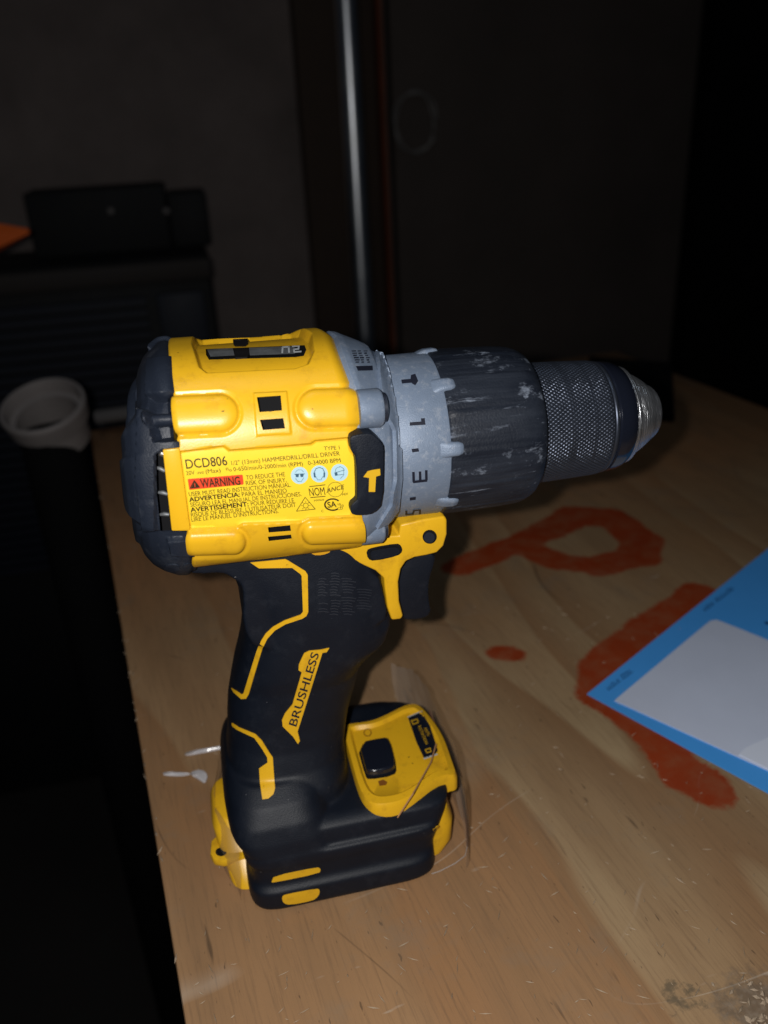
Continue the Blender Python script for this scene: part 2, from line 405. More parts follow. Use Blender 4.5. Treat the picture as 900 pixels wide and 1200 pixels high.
for px in (130, 195):
    p = cz(px, 247, cy+104); V, Fc = box((p[0], cy+103, p[2]), (7, 5, 7)); mk('rivet', V, Fc, M_pvc, cab)

# grey pipe collar at the left of the bench
pc = at_d(50, 476, 640)
pip = thing('pipe', 'black upright pipe with an open grey collar left of the bench', 'pipe', (pc[0], pc[1], FZ))
def ringprof(c, prof, n=48):
    th = np.arange(n)*2*math.pi/n; rings = [np.stack([c[0]+r*np.cos(th), c[1]+r*np.sin(th), np.full(n, c[2]+z)], 1) for r, z in prof]
    rings.append(rings[0]); return loft(rings, True, False)
tiltm = Matrix.Rotation(R_(22), 3, 'X') @ Matrix.Rotation(R_(-6), 3, 'Y')
V, Fc = ringprof((0, 0, 0), [(32, -1), (32, 1.0), (31, 2.2), (29.2, 2.2), (28.6, 1.0), (27.6, -9), (23.5, -10), (23.0, -34), (25, -34), (25.6, -17), (30, -14)])
V = np.array([tiltm @ Vector(v) for v in V]) + pc; mk('collar', V, Fc, M_pvc, pip, 40)
V, Fc = tube([(pc[0], pc[1]+6, FZ), (pc[0], pc[1]+6, pc[2]-22)], 23, 32); mk('shaft', V, Fc, M_void, pip, 60)
p0 = at_d(113, 489, 700); p1 = at_d(150, 484, 700)
V, Fc = tube([p0, p1, p1+(p1-p0)*1.2], 6, 12); o = mk('plastic_rod', V, Fc, mat('dusty_grey', (0.08, 0.075, 0.075), 0.8), None, 50); tag(o, 'short grey rod lying between the pipe and the drill', 'rod')
# orange tip at left edge
p0 = at_d(-60, 285, 800); p1 = at_d(34, 271, 800)
V, Fc = tube([p0, p0+(p1-p0)*0.55, p1], [20, 15, 2.5], 6); o = mk('orange_handle', V, Fc, M_org, None, 20); tag(o, 'orange tapered handle tip poking in at the left edge', 'handle')

# ------------------------------------------------------------------ the bench board
A = atz(105, 505); B = atz(722, 411); D = atz(247, 1200)
ux = (B-A)/np.linalg.norm(B-A); uy = np.array([-ux[1], ux[0], 0])
LX = np.linalg.norm(B-A); LY = 860.0
bench = thing('workbench', 'scuffed plywood workbench with orange painted strokes under the drill', 'workbench', tuple(A))
bench.rotation_euler = (0, 0, math.atan2(ux[1], ux[0]))
def tob(P): d = np.asarray(P, float)-A; return np.stack([d@ux, d@uy, d[..., 2]], -1)     # world mm -> board mm

def wood_mat():
    m = bpy.data.materials.new('plywood'); m.use_nodes = True; nt = m.node_tree; N = nt.nodes; L = nt.links; b = N['Principled BSDF']
    tc = N.new('ShaderNodeTexCoord')
    def val(v, inp):
        if isinstance(v, (int, float)): inp.default_value = v
        elif isinstance(v, (tuple, list)): inp.default_value = v
        else: L.new(v, inp)
    def mth(op, a, c=0.0, clamp=False):
        x = N.new('ShaderNodeMath'); x.operation = op; x.use_clamp = clamp; val(a, x.inputs[0]); val(c, x.inputs[1]); return x.outputs[0]
    def noise(vec, scale, detail=5, rough=0.6, sc=(1, 1, 1)):
        mp = N.new('ShaderNodeMapping'); mp.inputs['Scale'].default_value = sc; L.new(vec, mp.inputs['Vector'])
        n = N.new('ShaderNodeTexNoise'); n.inputs['Scale'].default_value = scale; n.inputs['Detail'].default_value = detail; n.inputs['Roughness'].default_value = rough
        L.new(mp.outputs[0], n.inputs['Vector']); return n.outputs['Fac']
    def rng(v, lo, hi, a=0.0, c=1.0):
        r = N.new('ShaderNodeMapRange'); val(v, r.inputs['Value']); r.inputs['From Min'].default_value = lo; r.inputs['From Max'].default_value = hi
        r.inputs['To Min'].default_value = a; r.inputs['To Max'].default_value = c; return r.outputs[0]
    def mix(f, a, c):
        x = N.new('ShaderNodeMix'); x.data_type = 'RGBA'; val(f, x.inputs['Factor'])
        for k, v in (('A', a), ('B', c)):
            if isinstance(v, tuple): x.inputs[k].default_value = (*v, 1)
            else: L.new(v, x.inputs[k])
        return x.outputs['Result']
    P = tc.outputs['Object']
    g0 = noise(P, 7.5, 3, 0.4, (1.0, 0.20, 1))                   # large figure of the peeled veneer
    saw = mth('FRACT', mth('MULTIPLY', g0, 8.0))
    fig = rng(saw, 0.0, 0.92, 0, 1)
    fig2 = mth('MULTIPLY', fig, rng(saw, 0.93, 1.0, 1, 0))
    fine = noise(P, 900, 4, 0.7, (1.0, 0.045, 1))
    med = noise(P, 60, 4, 0.6, (1, 0.12, 1))
    tone = noise(P, 7, 3, 0.5)
    c1 = mix(fig2, (0.36, 0.260, 0.148), (0.25, 0.146, 0.074))
    c2 = mix(mth('MULTIPLY', rng(tone, 0.4, 0.75), 0.75), c1, (0.29, 0.155, 0.070))
    sep0 = N.new('ShaderNodeSeparateXYZ'); L.new(P, sep0.inputs[0])
    # one veneer strip is redder than its neighbour
    va = tob(atz(500, 760))*0.001; vb = tob(atz(740, 1190))*0.001; vd = vb-va; nrm = np.array([vd[1], -vd[0], 0]); nrm /= np.linalg.norm(nrm)
    if nrm[0] > 0: nrm = -nrm
    pv = N.new('ShaderNodeVectorMath'); pv.operation = 'SUBTRACT'; L.new(P, pv.inputs[0]); pv.inputs[1].default_value = tuple(va)
    vdot = N.new('ShaderNodeVectorMath'); vdot.operation = 'DOT_PRODUCT'; L.new(pv.outputs[0], vdot.inputs[0]); vdot.inputs[1].default_value = tuple(nrm)
    side = rng(mth('ADD', vdot.outputs['Value'], mth('MULTIPLY', mth('SUBTRACT', noise(P, 14, 3, 0.5, (1, 0.3, 1)), 0.5), 0.05)), -0.0004, 0.0012)
    c2 = mix(mth('MULTIPLY', side, 0.5), c2, (0.31, 0.158, 0.070))
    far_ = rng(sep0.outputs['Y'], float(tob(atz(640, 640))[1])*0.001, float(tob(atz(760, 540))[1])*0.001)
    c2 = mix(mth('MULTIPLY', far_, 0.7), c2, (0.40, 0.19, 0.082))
    c2b = mix(mth('MULTIPLY', rng(med, 0.42, 0.7), 0.5), c2, (0.20, 0.115, 0.055))
    c3 = mix(mth('MULTIPLY', rng(fine, 0.5, 0.75), 0.6), c2b, (0.15, 0.09, 0.05))
    # short dark checks and pale scratches
    chk = mth('MULTIPLY', rng(noise(P, 150, 3, 0.5, (1, 0.11, 1)), 0.66, 0.70), rng(noise(P, 25, 2), 0.5, 0.56))
    c4 = mix(mth('MULTIPLY', chk, 0.65), c3, (0.05, 0.032, 0.02))
    ps = mth('MULTIPLY', rng(noise(P, 260, 2, 0.5, (0.25, 1, 1)), 0.70, 0.74), rng(noise(P, 14, 2), 0.52, 0.6))
    c5 = mix(mth('MULTIPLY', ps, 0.4), c4, (0.5, 0.42, 0.34))
    def scratch(sc, scv, wd, m_lo, m_hi, msc):
        nn_ = noise(P, sc, 1, 0.4, scv)
        return mth('MULTIPLY', rng(mth('ABSOLUTE', mth('SUBTRACT', nn_, 0.5)), 0.0, wd, 1, 0), rng(noise(P, msc, 2), m_lo, m_hi))
    c5 = mix(mth('MULTIPLY', scratch(9, (1, 0.5, 1), 0.0022, 0.5, 0.6, 22), 0.7), c5, (0.06, 0.035, 0.02))
    c5 = mix(mth('MULTIPLY', scratch(13, (0.6, 1.2, 1), 0.0028, 0.5, 0.6, 17), 0.55), c5, (0.46, 0.38, 0.30))
    c5 = mix(mth('MULTIPLY', rng(noise(P, 700, 2, 0.5, (1, 0.25, 1)), 0.70, 0.74), 0.6), c5, (0.05, 0.03, 0.018))
    c5 = mix(mth('MULTIPLY', rng(noise(P, 22, 6, 0.7), 0.55, 0.72), 0.38), c5, (0.20, 0.165, 0.125))
    # grey grime patches
    sep = N.new('ShaderNodeSeparateXYZ'); L.new(P, sep.inputs[0])
    # sprayed strokes
    wob = N.new('ShaderNodeTexNoise'); wob.inputs['Scale'].default_value = 42; wob.inputs['Detail'].default_value = 4; L.new(P, wob.inputs['Vector'])
    wv = N.new('ShaderNodeVectorMath'); wv.operation = 'MULTIPLY_ADD'; L.new(wob.outputs['Color'], wv.inputs[0])
    wv.inputs[1].default_value = (0.009, 0.009, 0); wv.inputs[2].default_value = (-0.0045, -0.0045, 0)
    av = N.new('ShaderNodeVectorMath'); av.operation = 'ADD'; L.new(P, av.inputs[0]); L.new(wv.outputs[0], av.inputs[1]); Q = av.outputs[0]
    def vop(op, a, c):
        x = N.new('ShaderNodeVectorMath'); x.operation = op; val(a, x.inputs[0]); val(c, x.inputs[1]); return x
    def seg(a, c, r):
        a = tob(a)*0.001; c = tob(c)*0.001; ba = c-a; a[2] = c[2] = ba[2] = 0
        pa = vop('SUBTRACT', Q, tuple(a)).outputs[0]
        hh = mth('DIVIDE', vop('DOT_PRODUCT', pa, tuple(ba)).outputs['Value'], float(ba@ba)+1e-9, False)
        hh = mth('MINIMUM', mth('MAXIMUM', hh, 0.0), 1.0)
        s = N.new('ShaderNodeVectorMath'); s.operation = 'SCALE'; s.inputs[0].default_value = tuple(ba); L.new(hh, s.inputs['Scale'])
        d = vop('SUBTRACT', pa, s.outputs[0]).outputs[0]
        d2 = vop('MULTIPLY', d, (1, 1, 0)).outputs[0]
        ln = N.new('ShaderNodeVectorMath'); ln.operation = 'LENGTH'; L.new(d2, ln.inputs[0])
        return mth('SUBTRACT', ln.outputs['Value'], r*0.001)
    S = []
    def strokes(pts, r):
        W = [atz(*p) for p in pts]
        for i in range(len(W)-1): S.append(seg(W[i], W[i+1], r if np.isscalar(r) else (r[i]+r[i+1])/2))
    strokes([(822, 694), (760, 735), (704, 783), (698, 812), (752, 850), (800, 905), (834, 928)], [8, 9.5, 9.5, 9, 8.5, 9, 9])
    strokes([(540, 664), (590, 642), (640, 622), (672, 604), (715, 606), (752, 634), (748, 652), (700, 664), (655, 658), (610, 640)], [10, 10, 11, 13, 13, 13, 12, 9, 9, 10])
    strokes([(588, 765), (601, 766)], 6)
    d = S[0]
    for x in S[1:]: d = mth('MINIMUM', d, x)
    d = mth('ADD', d, mth('MULTIPLY', mth('SUBTRACT', noise(P, 260, 4, 0.7), 0.5), 0.0045))
    edge = rng(d, -0.0012, 0.0009, 1, 0)
    body = mth('MULTIPLY', edge, rng(noise(P, 90, 4, 0.6), 0.30, 0.58, 0.72, 0.98)); body = mth('MULTIPLY', body, rng(fine, 0.64, 0.8, 1.0, 0.7))
    pc_ = mix(noise(P, 18, 3), (0.20, 0.024, 0.004), (0.33, 0.042, 0.006))
    c6 = mix(body, c5, pc_)
    # ground-in grime at the near right corner
    gp = tob(atz(905, 1195))*0.001; gd = vop('DISTANCE', P, tuple(gp)).outputs['Value']
    gm = rng(mth('ADD', gd, mth('MULTIPLY', noise(P, 160, 5, 0.7), 0.03)), 0.024, 0.032, 1, 0)
    c7 = mix(mth('MULTIPLY', gm, 0.62), c6, mix(rng(noise(P, 400, 4), 0.45, 0.7), (0.06, 0.055, 0.05), (0.15, 0.14, 0.125)))
    gp2 = tob(atz(800, 1172))*0.001; gd2 = vop('DISTANCE', P, tuple(gp2)).outputs['Value']
    gm2 = rng(mth('ADD', gd2, mth('MULTIPLY', noise(P, 140, 5, 0.7), 0.026)), 0.0145, 0.0175, 1, 0)
    c8 = mix(mth('MULTIPLY', gm2, 0.65), c7, (0.06, 0.055, 0.04))
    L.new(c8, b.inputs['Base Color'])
    L.new(rng(med, 0.3, 0.7, 0.46, 0.68), b.inputs['Roughness']); b.inputs['Specular IOR Level'].default_value = 0.35
    bp = N.new('ShaderNodeBump'); bp.inputs['Strength'].default_value = 0.35; bp.inputs['Distance'].default_value = 0.0004
    hsum = mth('ADD', mth('MULTIPLY', fine, 0.6), mth('SUBTRACT', med, mth('MULTIPLY', chk, 0.8)))
    L.new(hsum, bp.inputs['Height']); L.new(bp.outputs[0], b.inputs['Normal'])
    return m
M_wood = wood_mat()
M_plyedge = mat('plywood_edge', (0.20, 0.13, 0.07), 0.8, var=0.4, vscale=90, bump=0.4, bscale=300)
def bench_part(name, V, Fc, m, bev=0):
    me = bpy.data.meshes.new(name); me.from_pydata([tuple(v) for v in np.asarray(V)*0.001], [], Fc); me.materials.append(m)
    o = bpy.data.objects.new(name, me); COL.objects.link(o); o.parent = bench
    if bev: bevel_obj(o, bev, 2)
    return o
bench_part('tabletop', *box((LX/2, -LY/2, -9), (LX, LY, 18)), M_wood, 1.2)
for k, zz in enumerate((-27.5,)):
    bench_part('apron', *box((LX/2, -LY/2, -49), (LX-70, LY-70, 62)), M_void)
for sx in (40, LX-40):
    for sy in (-40, -LY+40):
        bench_part('leg', *box((sx, sy, (FZ-18)/2-10), (50, 50, -FZ-20)), M_void)

# splinters, chips and sawdust: too many and too small to count
SV = []; SF = []
def sliver(p, L_, wd, ang, lift=0.3):
    d = np.array([math.cos(ang), math.sin(ang), 0])*L_/2; q = np.array([-d[1], d[0], 0])/(L_/2)*wd/2; k = len(SV)
    z = np.array([0, 0, lift+random.random()*0.5]); up = np.array([0, 0, wd])
    SV.extend([p-d+z, p+q+z, p+d+z*1.6, p-q+z, p+up+z]); SF.extend([(k, k+1, k+4), (k+1, k+2, k+4), (k+2, k+3, k+4), (k+3, k, k+4)])
for i in range(340):
    px = random.uniform(230, 900); py = random.uniform(700, 1200)
    p = atz(px, py)
    if tob(p)[0] < 4 or (-62 < p[0] < 14 and abs(p[1]) < 39): continue
    sliver(p, random.choice((1.2, 1.5, 2, 2.5, 4)), random.uniform(0.18, 0.4), random.uniform(0, math.pi))
for i in range(90):
    px, py = random.gauss(905, 26), random.gauss(1185, 26); p = atz(px, py); sliver(p, random.uniform(0.8, 3), random.uniform(0.5, 1.4), random.uniform(0, 3.14))
for i in range(45):
    yy = random.uniform(-LY, -120); p = A + ux*random.uniform(-0.3, 2.5)*random.random() + uy*yy; sliver(p-np.array([0, 0, 0.5]), random.uniform(1.2, 4.5), random.uniform(0.3, 0.9), math.atan2(uy[1], uy[0])+random.gauss(0, 0.4))
o = mk('wood_splinters', np.array(SV), SF, mat('pale_splinter', (0.36, 0.28, 0.2), 0.7, var=0.5, vscale=200), None, None); o['kind'] = 'stuff'
o['label'] = 'pale splinters and sawdust scattered over the plywood'

# ------------------------------------------------------------------ the drill
drill = thing('cordless_drill', 'yellow and black cordless hammer drill standing upright on the plywood', 'drill', (-25, 0, 0))
T_ = R_(1.5); HO = np.array([0, 0, 141.6]); HA = np.array([math.cos(T_), 0, -math.sin(T_)]); HU = np.array([math.sin(T_), 0, math.cos(T_)]); HY = np.array([0, 1.0, 0])
def hp(X, y, z): return HO + np.multiply.outer(X, HA) + np.multiply.outer(y, HY) + np.multiply.outer(z, HU)
def se2(th, a, bu, nu, bl, nl):
    up = np.sin(th) >= 0; y1, z1 = se(th, a, bu, nu); y2, z2 = se(th, a, bl, nl)
    return np.where(up, y1, y2), np.where(up, z1, z2)
def hsec(th):
    return se2(th, 31.0, 32.6, 2.6, 28.2, 2.9)
def se(th, a, b, n):
    c, s = np.cos(th), np.sin(th); return -a*np.sign(c)*np.abs(c)**(2/n), b*np.sign(s)*np.abs(s)**(2/n)

# angles, dense on the near side; th=0 faces the viewer (-y), +90 is the top
th_front = np.concatenate([np.linspace(-math.pi*0.62, math.pi*0.62, 420), np.linspace(math.pi*0.62, math.pi*1.38, 80)[1:-1]])
HSEC = (31.0, 32.8, 2.55, 28.2, 2.9)
def interp_boundary(pts):
    ys = np.array([p[0] for p in pts], float); xs = np.array([p[1] for p in pts], float)
    return lambda yy: np.interp(yy, ys, xs)
f_rear = interp_boundary([(385, 196), (440, 199), (470, 203), (515, 207.5), (524, 208), (530, 205), (570, 209), (618, 214), (625, 221), (656, 225)])
f_frnt = interp_boundary([(388, 393), (405, 399), (430, 408), (453, 416), (464, 421), (505, 423), (560, 425), (637, 426)])
def solveX(th, f, x0, x1):
    y, z = hsec(th); y = -np.abs(y); lo = np.full(len(th), x0); hi = np.full(len(th), x1)
    for _ in range(30):
        md = (lo+hi)/2; q = proj(hp(md, 0*md, 0*md) + np.outer(y, HY) + np.outer(z, HU)); g = q[:, 0]-f(q[:, 1])
        lo = np.where(g < 0, md, lo); hi = np.where(g < 0, hi, md)
    return (lo+hi)/2
X0 = solveX(th_front, f_rear, -80, -40); X1 = solveX(th_front, f_frnt, -35, 10)
NX = 230
y_, z_ = hsec(th_front); yc_, zc_ = se2(th_front, 31, 32, 3.2, 33.5, 2.5); _u = np.sin(th_front) >= 0; yc_ = np.where(_u, y_*0.99, yc_); zc_ = np.where(_u, z_*0.995, zc_)
rings = []
for i in range(NX):
    t = i/(NX-1); X = X0+(X1-X0)*t
    e = np.maximum(0, (X-(X1-4.0))/4.0); e2 = np.maximum(0, (X0+0.8-X)/0.8)
    k = 1 - 0.075*e**2*np.clip(np.sin(th_front), 0, 1)**0.5 - 0.012*e**3 - 0.012*e2**2
    rings.append(HO + np.outer(X, HA) + np.outer(y_*k, HY) + np.outer(z_*k, HU))
Vh = np.concatenate(rings); nth = len(th_front)
# normals of the base skin
G = Vh.reshape(NX, nth, 3)
du = np.gradient(G, axis=0); dv = np.roll(G, -1, 1)-np.roll(G, 1, 1); Nn = np.cross(du, dv).reshape(-1, 3); Nn /= np.linalg.norm(Nn, axis=1)[:, None]+1e-12
ctr = np.repeat(G.mean(1), nth, 0)
sgn = np.sign(((Vh-ctr)*Nn).sum(1)); Nn *= sgn[:, None]
Vm = Vh.copy(); Vm[:, 1] = -np.abs(Vm[:, 1]); Nm = Nn.copy(); Nm[:, 1] = np.where(Vh[:, 1] > 0, -Nn[:, 1], Nn[:, 1])
q2 = proj(Vm); facing = ((CP-Vm)*Nm).sum(1) > -20
def smx(a, lo, hi): t = np.clip((a-lo)/(hi-lo), 0, 1); return t*t*(3-2*t)
disp = np.zeros(len(Vh))
# window recess along the top
rec = [(221, 380), (225, 396), (235, 428), (243, 434), (345, 429), (360, 424), (366, 410), (362, 380)]
dsh = sdf_poly(q2, rec)
disp += -2.6*sstep(dsh, 7)*facing
# groove + bullet bosses
def boss(a, b, r, up, gr):
    d = sdf_seg(q2, a, b); inn = np.clip(1-(d/r)**3, 0, 1)**0.7
    return up*inn*(d < r) - gr*sstep(np.abs(d-r-2.5)-2.0, 5)
msk = facing*1.0
disp += msk*boss((190, 487), (257, 484), 22, 1.0, 0.5)
disp += msk*boss((440, 476), (371, 478), 22, 1.0, 0.5)
disp += msk*boss((210, 637), (274, 635), 14, 1.6, 0.35)
disp += msk*boss((445, 622), (366, 625), 12.5, 1.6, 0.35)
# raised square round the two slots
disp += msk*0.45*sstep(sdf_poly(q2, [(297, 461), (336, 459), (341, 508), (301, 511)]), 2.5)
# recess that carries the label
LABP = [(209, 530), (262, 523), (269, 528), (364, 520.5), (370, 516.5), (410, 513), (432, 513), (432, 606), (413, 605), (362, 608), (354, 612), (285, 614), (278, 619), (221, 621), (190, 621)]
disp += -1.0*msk*sstep(sdf_poly(q2, LABP), 3)
Vh = Vh + Nn*disp[:, None]
_, Fh = loft([Vh[i*nth:(i+1)*nth] for i in range(NX)])

def tmp_obj(V, Fc, mts):
    me = bpy.data.meshes.new('tmp'); me.from_pydata([tuple(v) for v in np.asarray(V, float)], [], [tuple(int(i) for i in f) for f in Fc])
    bm = bmesh.new(); bm.from_mesh(me); bmesh.ops.recalc_face_normals(bm, faces=bm.faces); bm.to_mesh(me); bm.free()
    for m in mts: me.materials.append(m)
    o = bpy.data.objects.new('tmp', me); COL.objects.link(o); return o
def evaluated(o):
    dg = bpy.context.evaluated_depsgraph_get(); dg.update()
    return bpy.data.meshes.new_from_object(o.evaluated_get(dg))
def cut(V, Fc, cutters, m, m_cut):
    o = tmp_obj(V, Fc, [m]); cs = []
    for cv, cf in cutters:
        c = tmp_obj(cv, cf, [m_cut]); cs.append(c)
        md = o.modifiers.new('b', 'BOOLEAN'); md.operation = 'DIFFERENCE'; md.object = c; md.solver = 'EXACT'; md.material_mode = 'TRANSFER'
    me = evaluated(o)
    for c in cs + [o]: bpy.data.objects.remove(c)
    return me
def finish_mm(name, me, parent, smooth=35):
    org = origin_of(parent); me.transform(Matrix.Translation(Vector(-org))); me.transform(Matrix.Scale(0.001, 4)); return mko(name, me, None, parent, smooth)
bv_h = BVHTree.FromPolygons([Vector(v) for v in Vh], [tuple(f) for f in Fh])
def ray_cutter(poly, bvh, depth, out=2.0):
    h0 = [hit(bvh, *p)[0] for p in poly]; ok = [h for h in h0 if h is not None]
    d0 = np.mean([np.dot(h-CP, CF) for h in ok]); P = []; Q = []
    for (px, py), h in zip(poly, h0):
        v = ray(px, py); d = np.dot(h-CP, CF) if h is not None else d0
        P.append(CP+v*(d-out)); Q.append(CP+v*(d+depth))
    n = len(poly); V = np.array(P+Q); Fc = [tuple(range(n)), tuple(range(n, 2*n))[::-1]] + [(i, i+n, (i+1) % n+n, (i+1) % n) for i in range(n)]
    return V, Fc
slots = [[(301, 465.5), (329, 463.5), (330.5, 481), (304, 483)], [(304.5, 492), (332, 490), (334, 502), (308, 504)],
         [(314, 618), (340, 615.5), (341, 622), (315, 624)], [(314, 629), (341, 626.5), (342, 631), (315, 634)]]
win = [(241, 409), (357, 404.5), (359, 410), (356, 417), (346, 418.5), (245, 421.5), (241.5, 416)]
cutters = [ray_cutter(s, bv_h, 6.0) for s in slots] + [ray_cutter(win, bv_h, 5.0, 4.0)]
me = cut(Vh, Fh, cutters, M_yel, M_hole)
housing = finish_mm('motor_housing', me, drill, 38)
bv_housing = bvh_of(housing)
# what shows through the top window
for pl, m in (([(243, 412), (273, 410), (275, 419), (247, 420.5)], M_steel), ([(292, 410), (345, 408), (346, 417), (293, 419)], M_steel)):
    decal('window_pane', pl, bv_housing, m, housing, h=0.6, wall=0.0, grid=3)
decal('cross_bar', [(273, 399), (290, 398), (293, 420), (276, 421)], bv_housing, M_hole, housing, h=0.5, wall=1, grid=3)
print_px('lettering', [stroke2([(331, 417), (331.5, 410.5), (338.5, 410), (339, 416.5)], 2.0), stroke2([(343, 409.5), (350.5, 409), (350, 412.5), (344.5, 413.2), (345, 416.2), (353, 415.6)], 1.8)], bv_housing, M_wht, housing, h=0.9)
# thin tab that carries the rear end of the label
V, Fc = prism([(190.5, 527.5), (210.5, 525.5), (223, 619), (222, 622.5), (201, 622.5)], -30.8, -27.5); bevel_obj(mk('side_tab', V, Fc, M_yel, drill), 0.4)

# rear cap
rings = []
for xo, k in ((1.2, 0.93), (0.0, 0.975), (-1.2, 0.99), (-4, 0.985), (-8, 0.955), (-11.0, 0.89), (-13.2, 0.80), (-14.3, 0.70), (-14.8, 0.58), (-15.0, 0.35), (-15.0, 0.1)):
    X = X0+(xo*(1-0.30*smx(np.sin(th_front), 0.55, 0.8)) if xo < 0 else xo); kb = k if xo > -7 else k - 0.03
    t2 = np.linspace(0, 1, 1)
    rings.append(HO + np.outer(X, HA) + np.outer(yc_*k, HY) + np.outer(zc_*kb, HU))
# resample densely along X for the recesses
P = np.stack(rings); s = np.concatenate([[0], np.cumsum(np.linalg.norm(np.diff(P, axis=0), axis=2).mean(1))]); ss = np.linspace(0, s[-1], 110)
D = np.stack([np.stack([np.interp(ss, s, P[:, j, c]) for c in range(3)], 1) for j in range(nth)], 1)
for _ in range(4): D[1:-1] = (D[:-2]+2*D[1:-1]+D[2:])/4
Vc = D.reshape(-1, 3); du = np.gradient(D, axis=0); dv = np.roll(D, -1, 1)-np.roll(D, 1, 1); Nc = np.cross(du, dv).reshape(-1, 3); Nc /= np.linalg.norm(Nc, axis=1)[:, None]+1e-12
cc = np.array([-60, 0, 144.0]); Nc *= np.sign(((Vc-cc)*Nc).sum(1))[:, None]
Vm = Vc.copy(); Vm[:, 1] = -np.abs(Vm[:, 1]); q3 = proj(Vm); fc = (Vm[:, 1] < -6)
d = np.zeros(len(Vc))
d += -2.6*fc*sstep(sdf_poly(q3, [(175, 466), (215, 464), (222, 515), (182, 517), (177, 500)]), 3)
d += 2.6*fc*np.clip(1-(sdf_seg(q3, (178, 491), (230, 489))/8.5)**2, 0, 1)**0.5
d += 1.3*fc*sstep(sdf_poly(q3, [(174, 422), (204, 420), (206, 463), (172, 464)]), 3)
d += -0.9*fc*sstep(sdf_poly(q3, [(162, 623), (230, 623), (230, 690), (150, 690)]), 3)
d += 1.6*fc*sstep(sdf_poly(q3, [(196, 633), (232, 631), (232, 653), (200, 651)]), 3)
d += 1.3*fc*sstep(sdf_poly(q3, [(186, 516), (215, 512), (220, 527), (192, 527), (183, 533), (183, 620), (168, 621), (160, 560), (163, 480), (174, 482)]), 3)
d += -0.7*sstep(np.abs(q3[:, 0]-(158+0.0*q3[:, 1]))-1.0, 3)*fc*(q3[:, 1] < 470)
Vc = Vc + Nc*d[:, None]
_, Fcap = loft([Vc[i*nth:(i+1)*nth] for i in range(110)])
bv_c = BVHTree.FromPolygons([Vector(v) for v in Vc], [tuple(f) for f in Fcap])
ventp = [(183, 532), (196, 526), (215, 524), (222, 620), (188, 622), (184, 580)]
me = cut(Vc, Fcap, [ray_cutter(ventp, bv_c, 7.0)], M_cap, M_hole)
cap = finish_mm('rear_cap', me, drill, 38)
bv_cap = bvh_of(cap)
for (a, b) in (((184, 548), (193, 552)), ((186, 577), (196, 579)), ((188, 603), (198, 603))):
    pa = aty(*a, -27); pb = aty(*b, -27.5); V, Fc = tube([pa, (pa+pb)/2+np.array([0, -.3, 0.3]), pb], [0.4, 0.6, 0.5], 8); mk('fan_blade', V, Fc, M_steel, cap, 60)
pa = aty(187, 531, -29); V, Fc = tube([pa, pa+np.array([1.5, 0.5, -1])], 0.7, 8); mk('spring_clip', V, Fc, M_chr, cap, 60)
for cxy in ((202, 665), (222, 664)):
    decal('rivet_pad', disc2(cxy, 4.5, 20, 2.0 if cxy[0] == 202 else 1.7), bv_cap, M_cap, cap, h=0.35, wall=0.6, grid=3)

# cast gear case: from the housing mouth to the clutch ring
rings = []
prof = [(-1.5, 0.955, 0), (0.3, 0.955, 0.0), (0.6, 0.975, 0.0), (0.5, 0.975, 0.25), (0.5, 0.97, 0.5), (0.5, 0.96, 0.72), (0.5, 0.94, 0.8)]
th = th_front; yr, zr = se(th, 26.6, 26.6, 2.0)
def gc_ring(t, k, kr, n_extra=0.0):
    # t: 0 at the mouth, 1 at X=-1; blend from housing section to circle
    X = X1 + (-1.0-X1)*t
    bl = smx(t, 0.05, 0.85); yy = (y_*k)*(1-bl) + yr*kr*bl; zz = (z_*k)*(1-bl)+zr*kr*bl
    return HO + np.outer(X, HA) + np.outer(yy, HY) + np.outer(zz, HU)
for t, k, kr in ((-0.12, 0.93, 1), (0.0, 0.955, 1), (0.03, 0.965, 1), (0.15, 0.965, 1), (0.35, 0.97, 1.02), (0.6, 0.97, 1.06), (0.75, 0.96, 1.05), (0.82, 0.96, 1.01), (0.9, 0.95, 0.975), (1.0, 0.95, 0.955), (1.02, 0.93, 0.9)):
    rings.append(gc_ring(t, k, kr))
P = np.stack(rings); ss = np.linspace(0, 1, 50); s = np.linspace(0, 1, len(rings))
D = np.stack([np.stack([np.interp(ss, s, P[:, j, c]) for c in range(3)], 1) for j in range(nth)], 1)
V, Fc = loft(list(D)); gear = mk('gear_case', V, Fc, M_gry, drill, 40)
# bolt bosses
for (px, py, yy, r) in ((430, 479, -25.5, 5.2), (433, 619, -20.5, 4.6)):
    p = aty(px, py, yy); ax = HA
    V, Fc = tube([p-ax*2.6, p+ax*3.0, p+ax*3.8], [r, r, r-0.6], 28); b_ = mk('bolt_boss', V, Fc, M_gry, gear, 40)
    V, Fc = tube([p+ax*3.6, p+ax*4.8, p+ax*5.1], [r-1.3, r-1.3, r-2.0], 20); mk('bolt_head', V, Fc, M_scr, b_, 40)
# sweeping rib on the gear case
bv_gear = bvh_of(gear)
decal('flange_rib', [(440, 411), (449, 413), (457, 436), (463, 470), (468, 505), (469, 560), (465, 596), (452, 612), (440, 617), (447, 606), (457, 590), (461, 560), (460, 505), (452, 488), (446, 470), (443, 440)], bv_gear, M_gry, gear, h=1.1, wall=1.5, grid=3)
# mode print on top of the gear case
items = [fill2([(416.5, 429.5), (436, 429), (436.5, 434.5), (419, 435)])]
for k in range(6):
    for j in range(3):
        x0 = 412+j*7+k*0.9; y0 = 412+k*2.6; wd = random.uniform(2, 5); items.append(stroke2([(x0, y0), (x0+wd, y0-0.1)], random.uniform(0.9, 1.6)))
print_px('mode_symbols', items, bv_gear, M_ink2, gear, h=0.2)

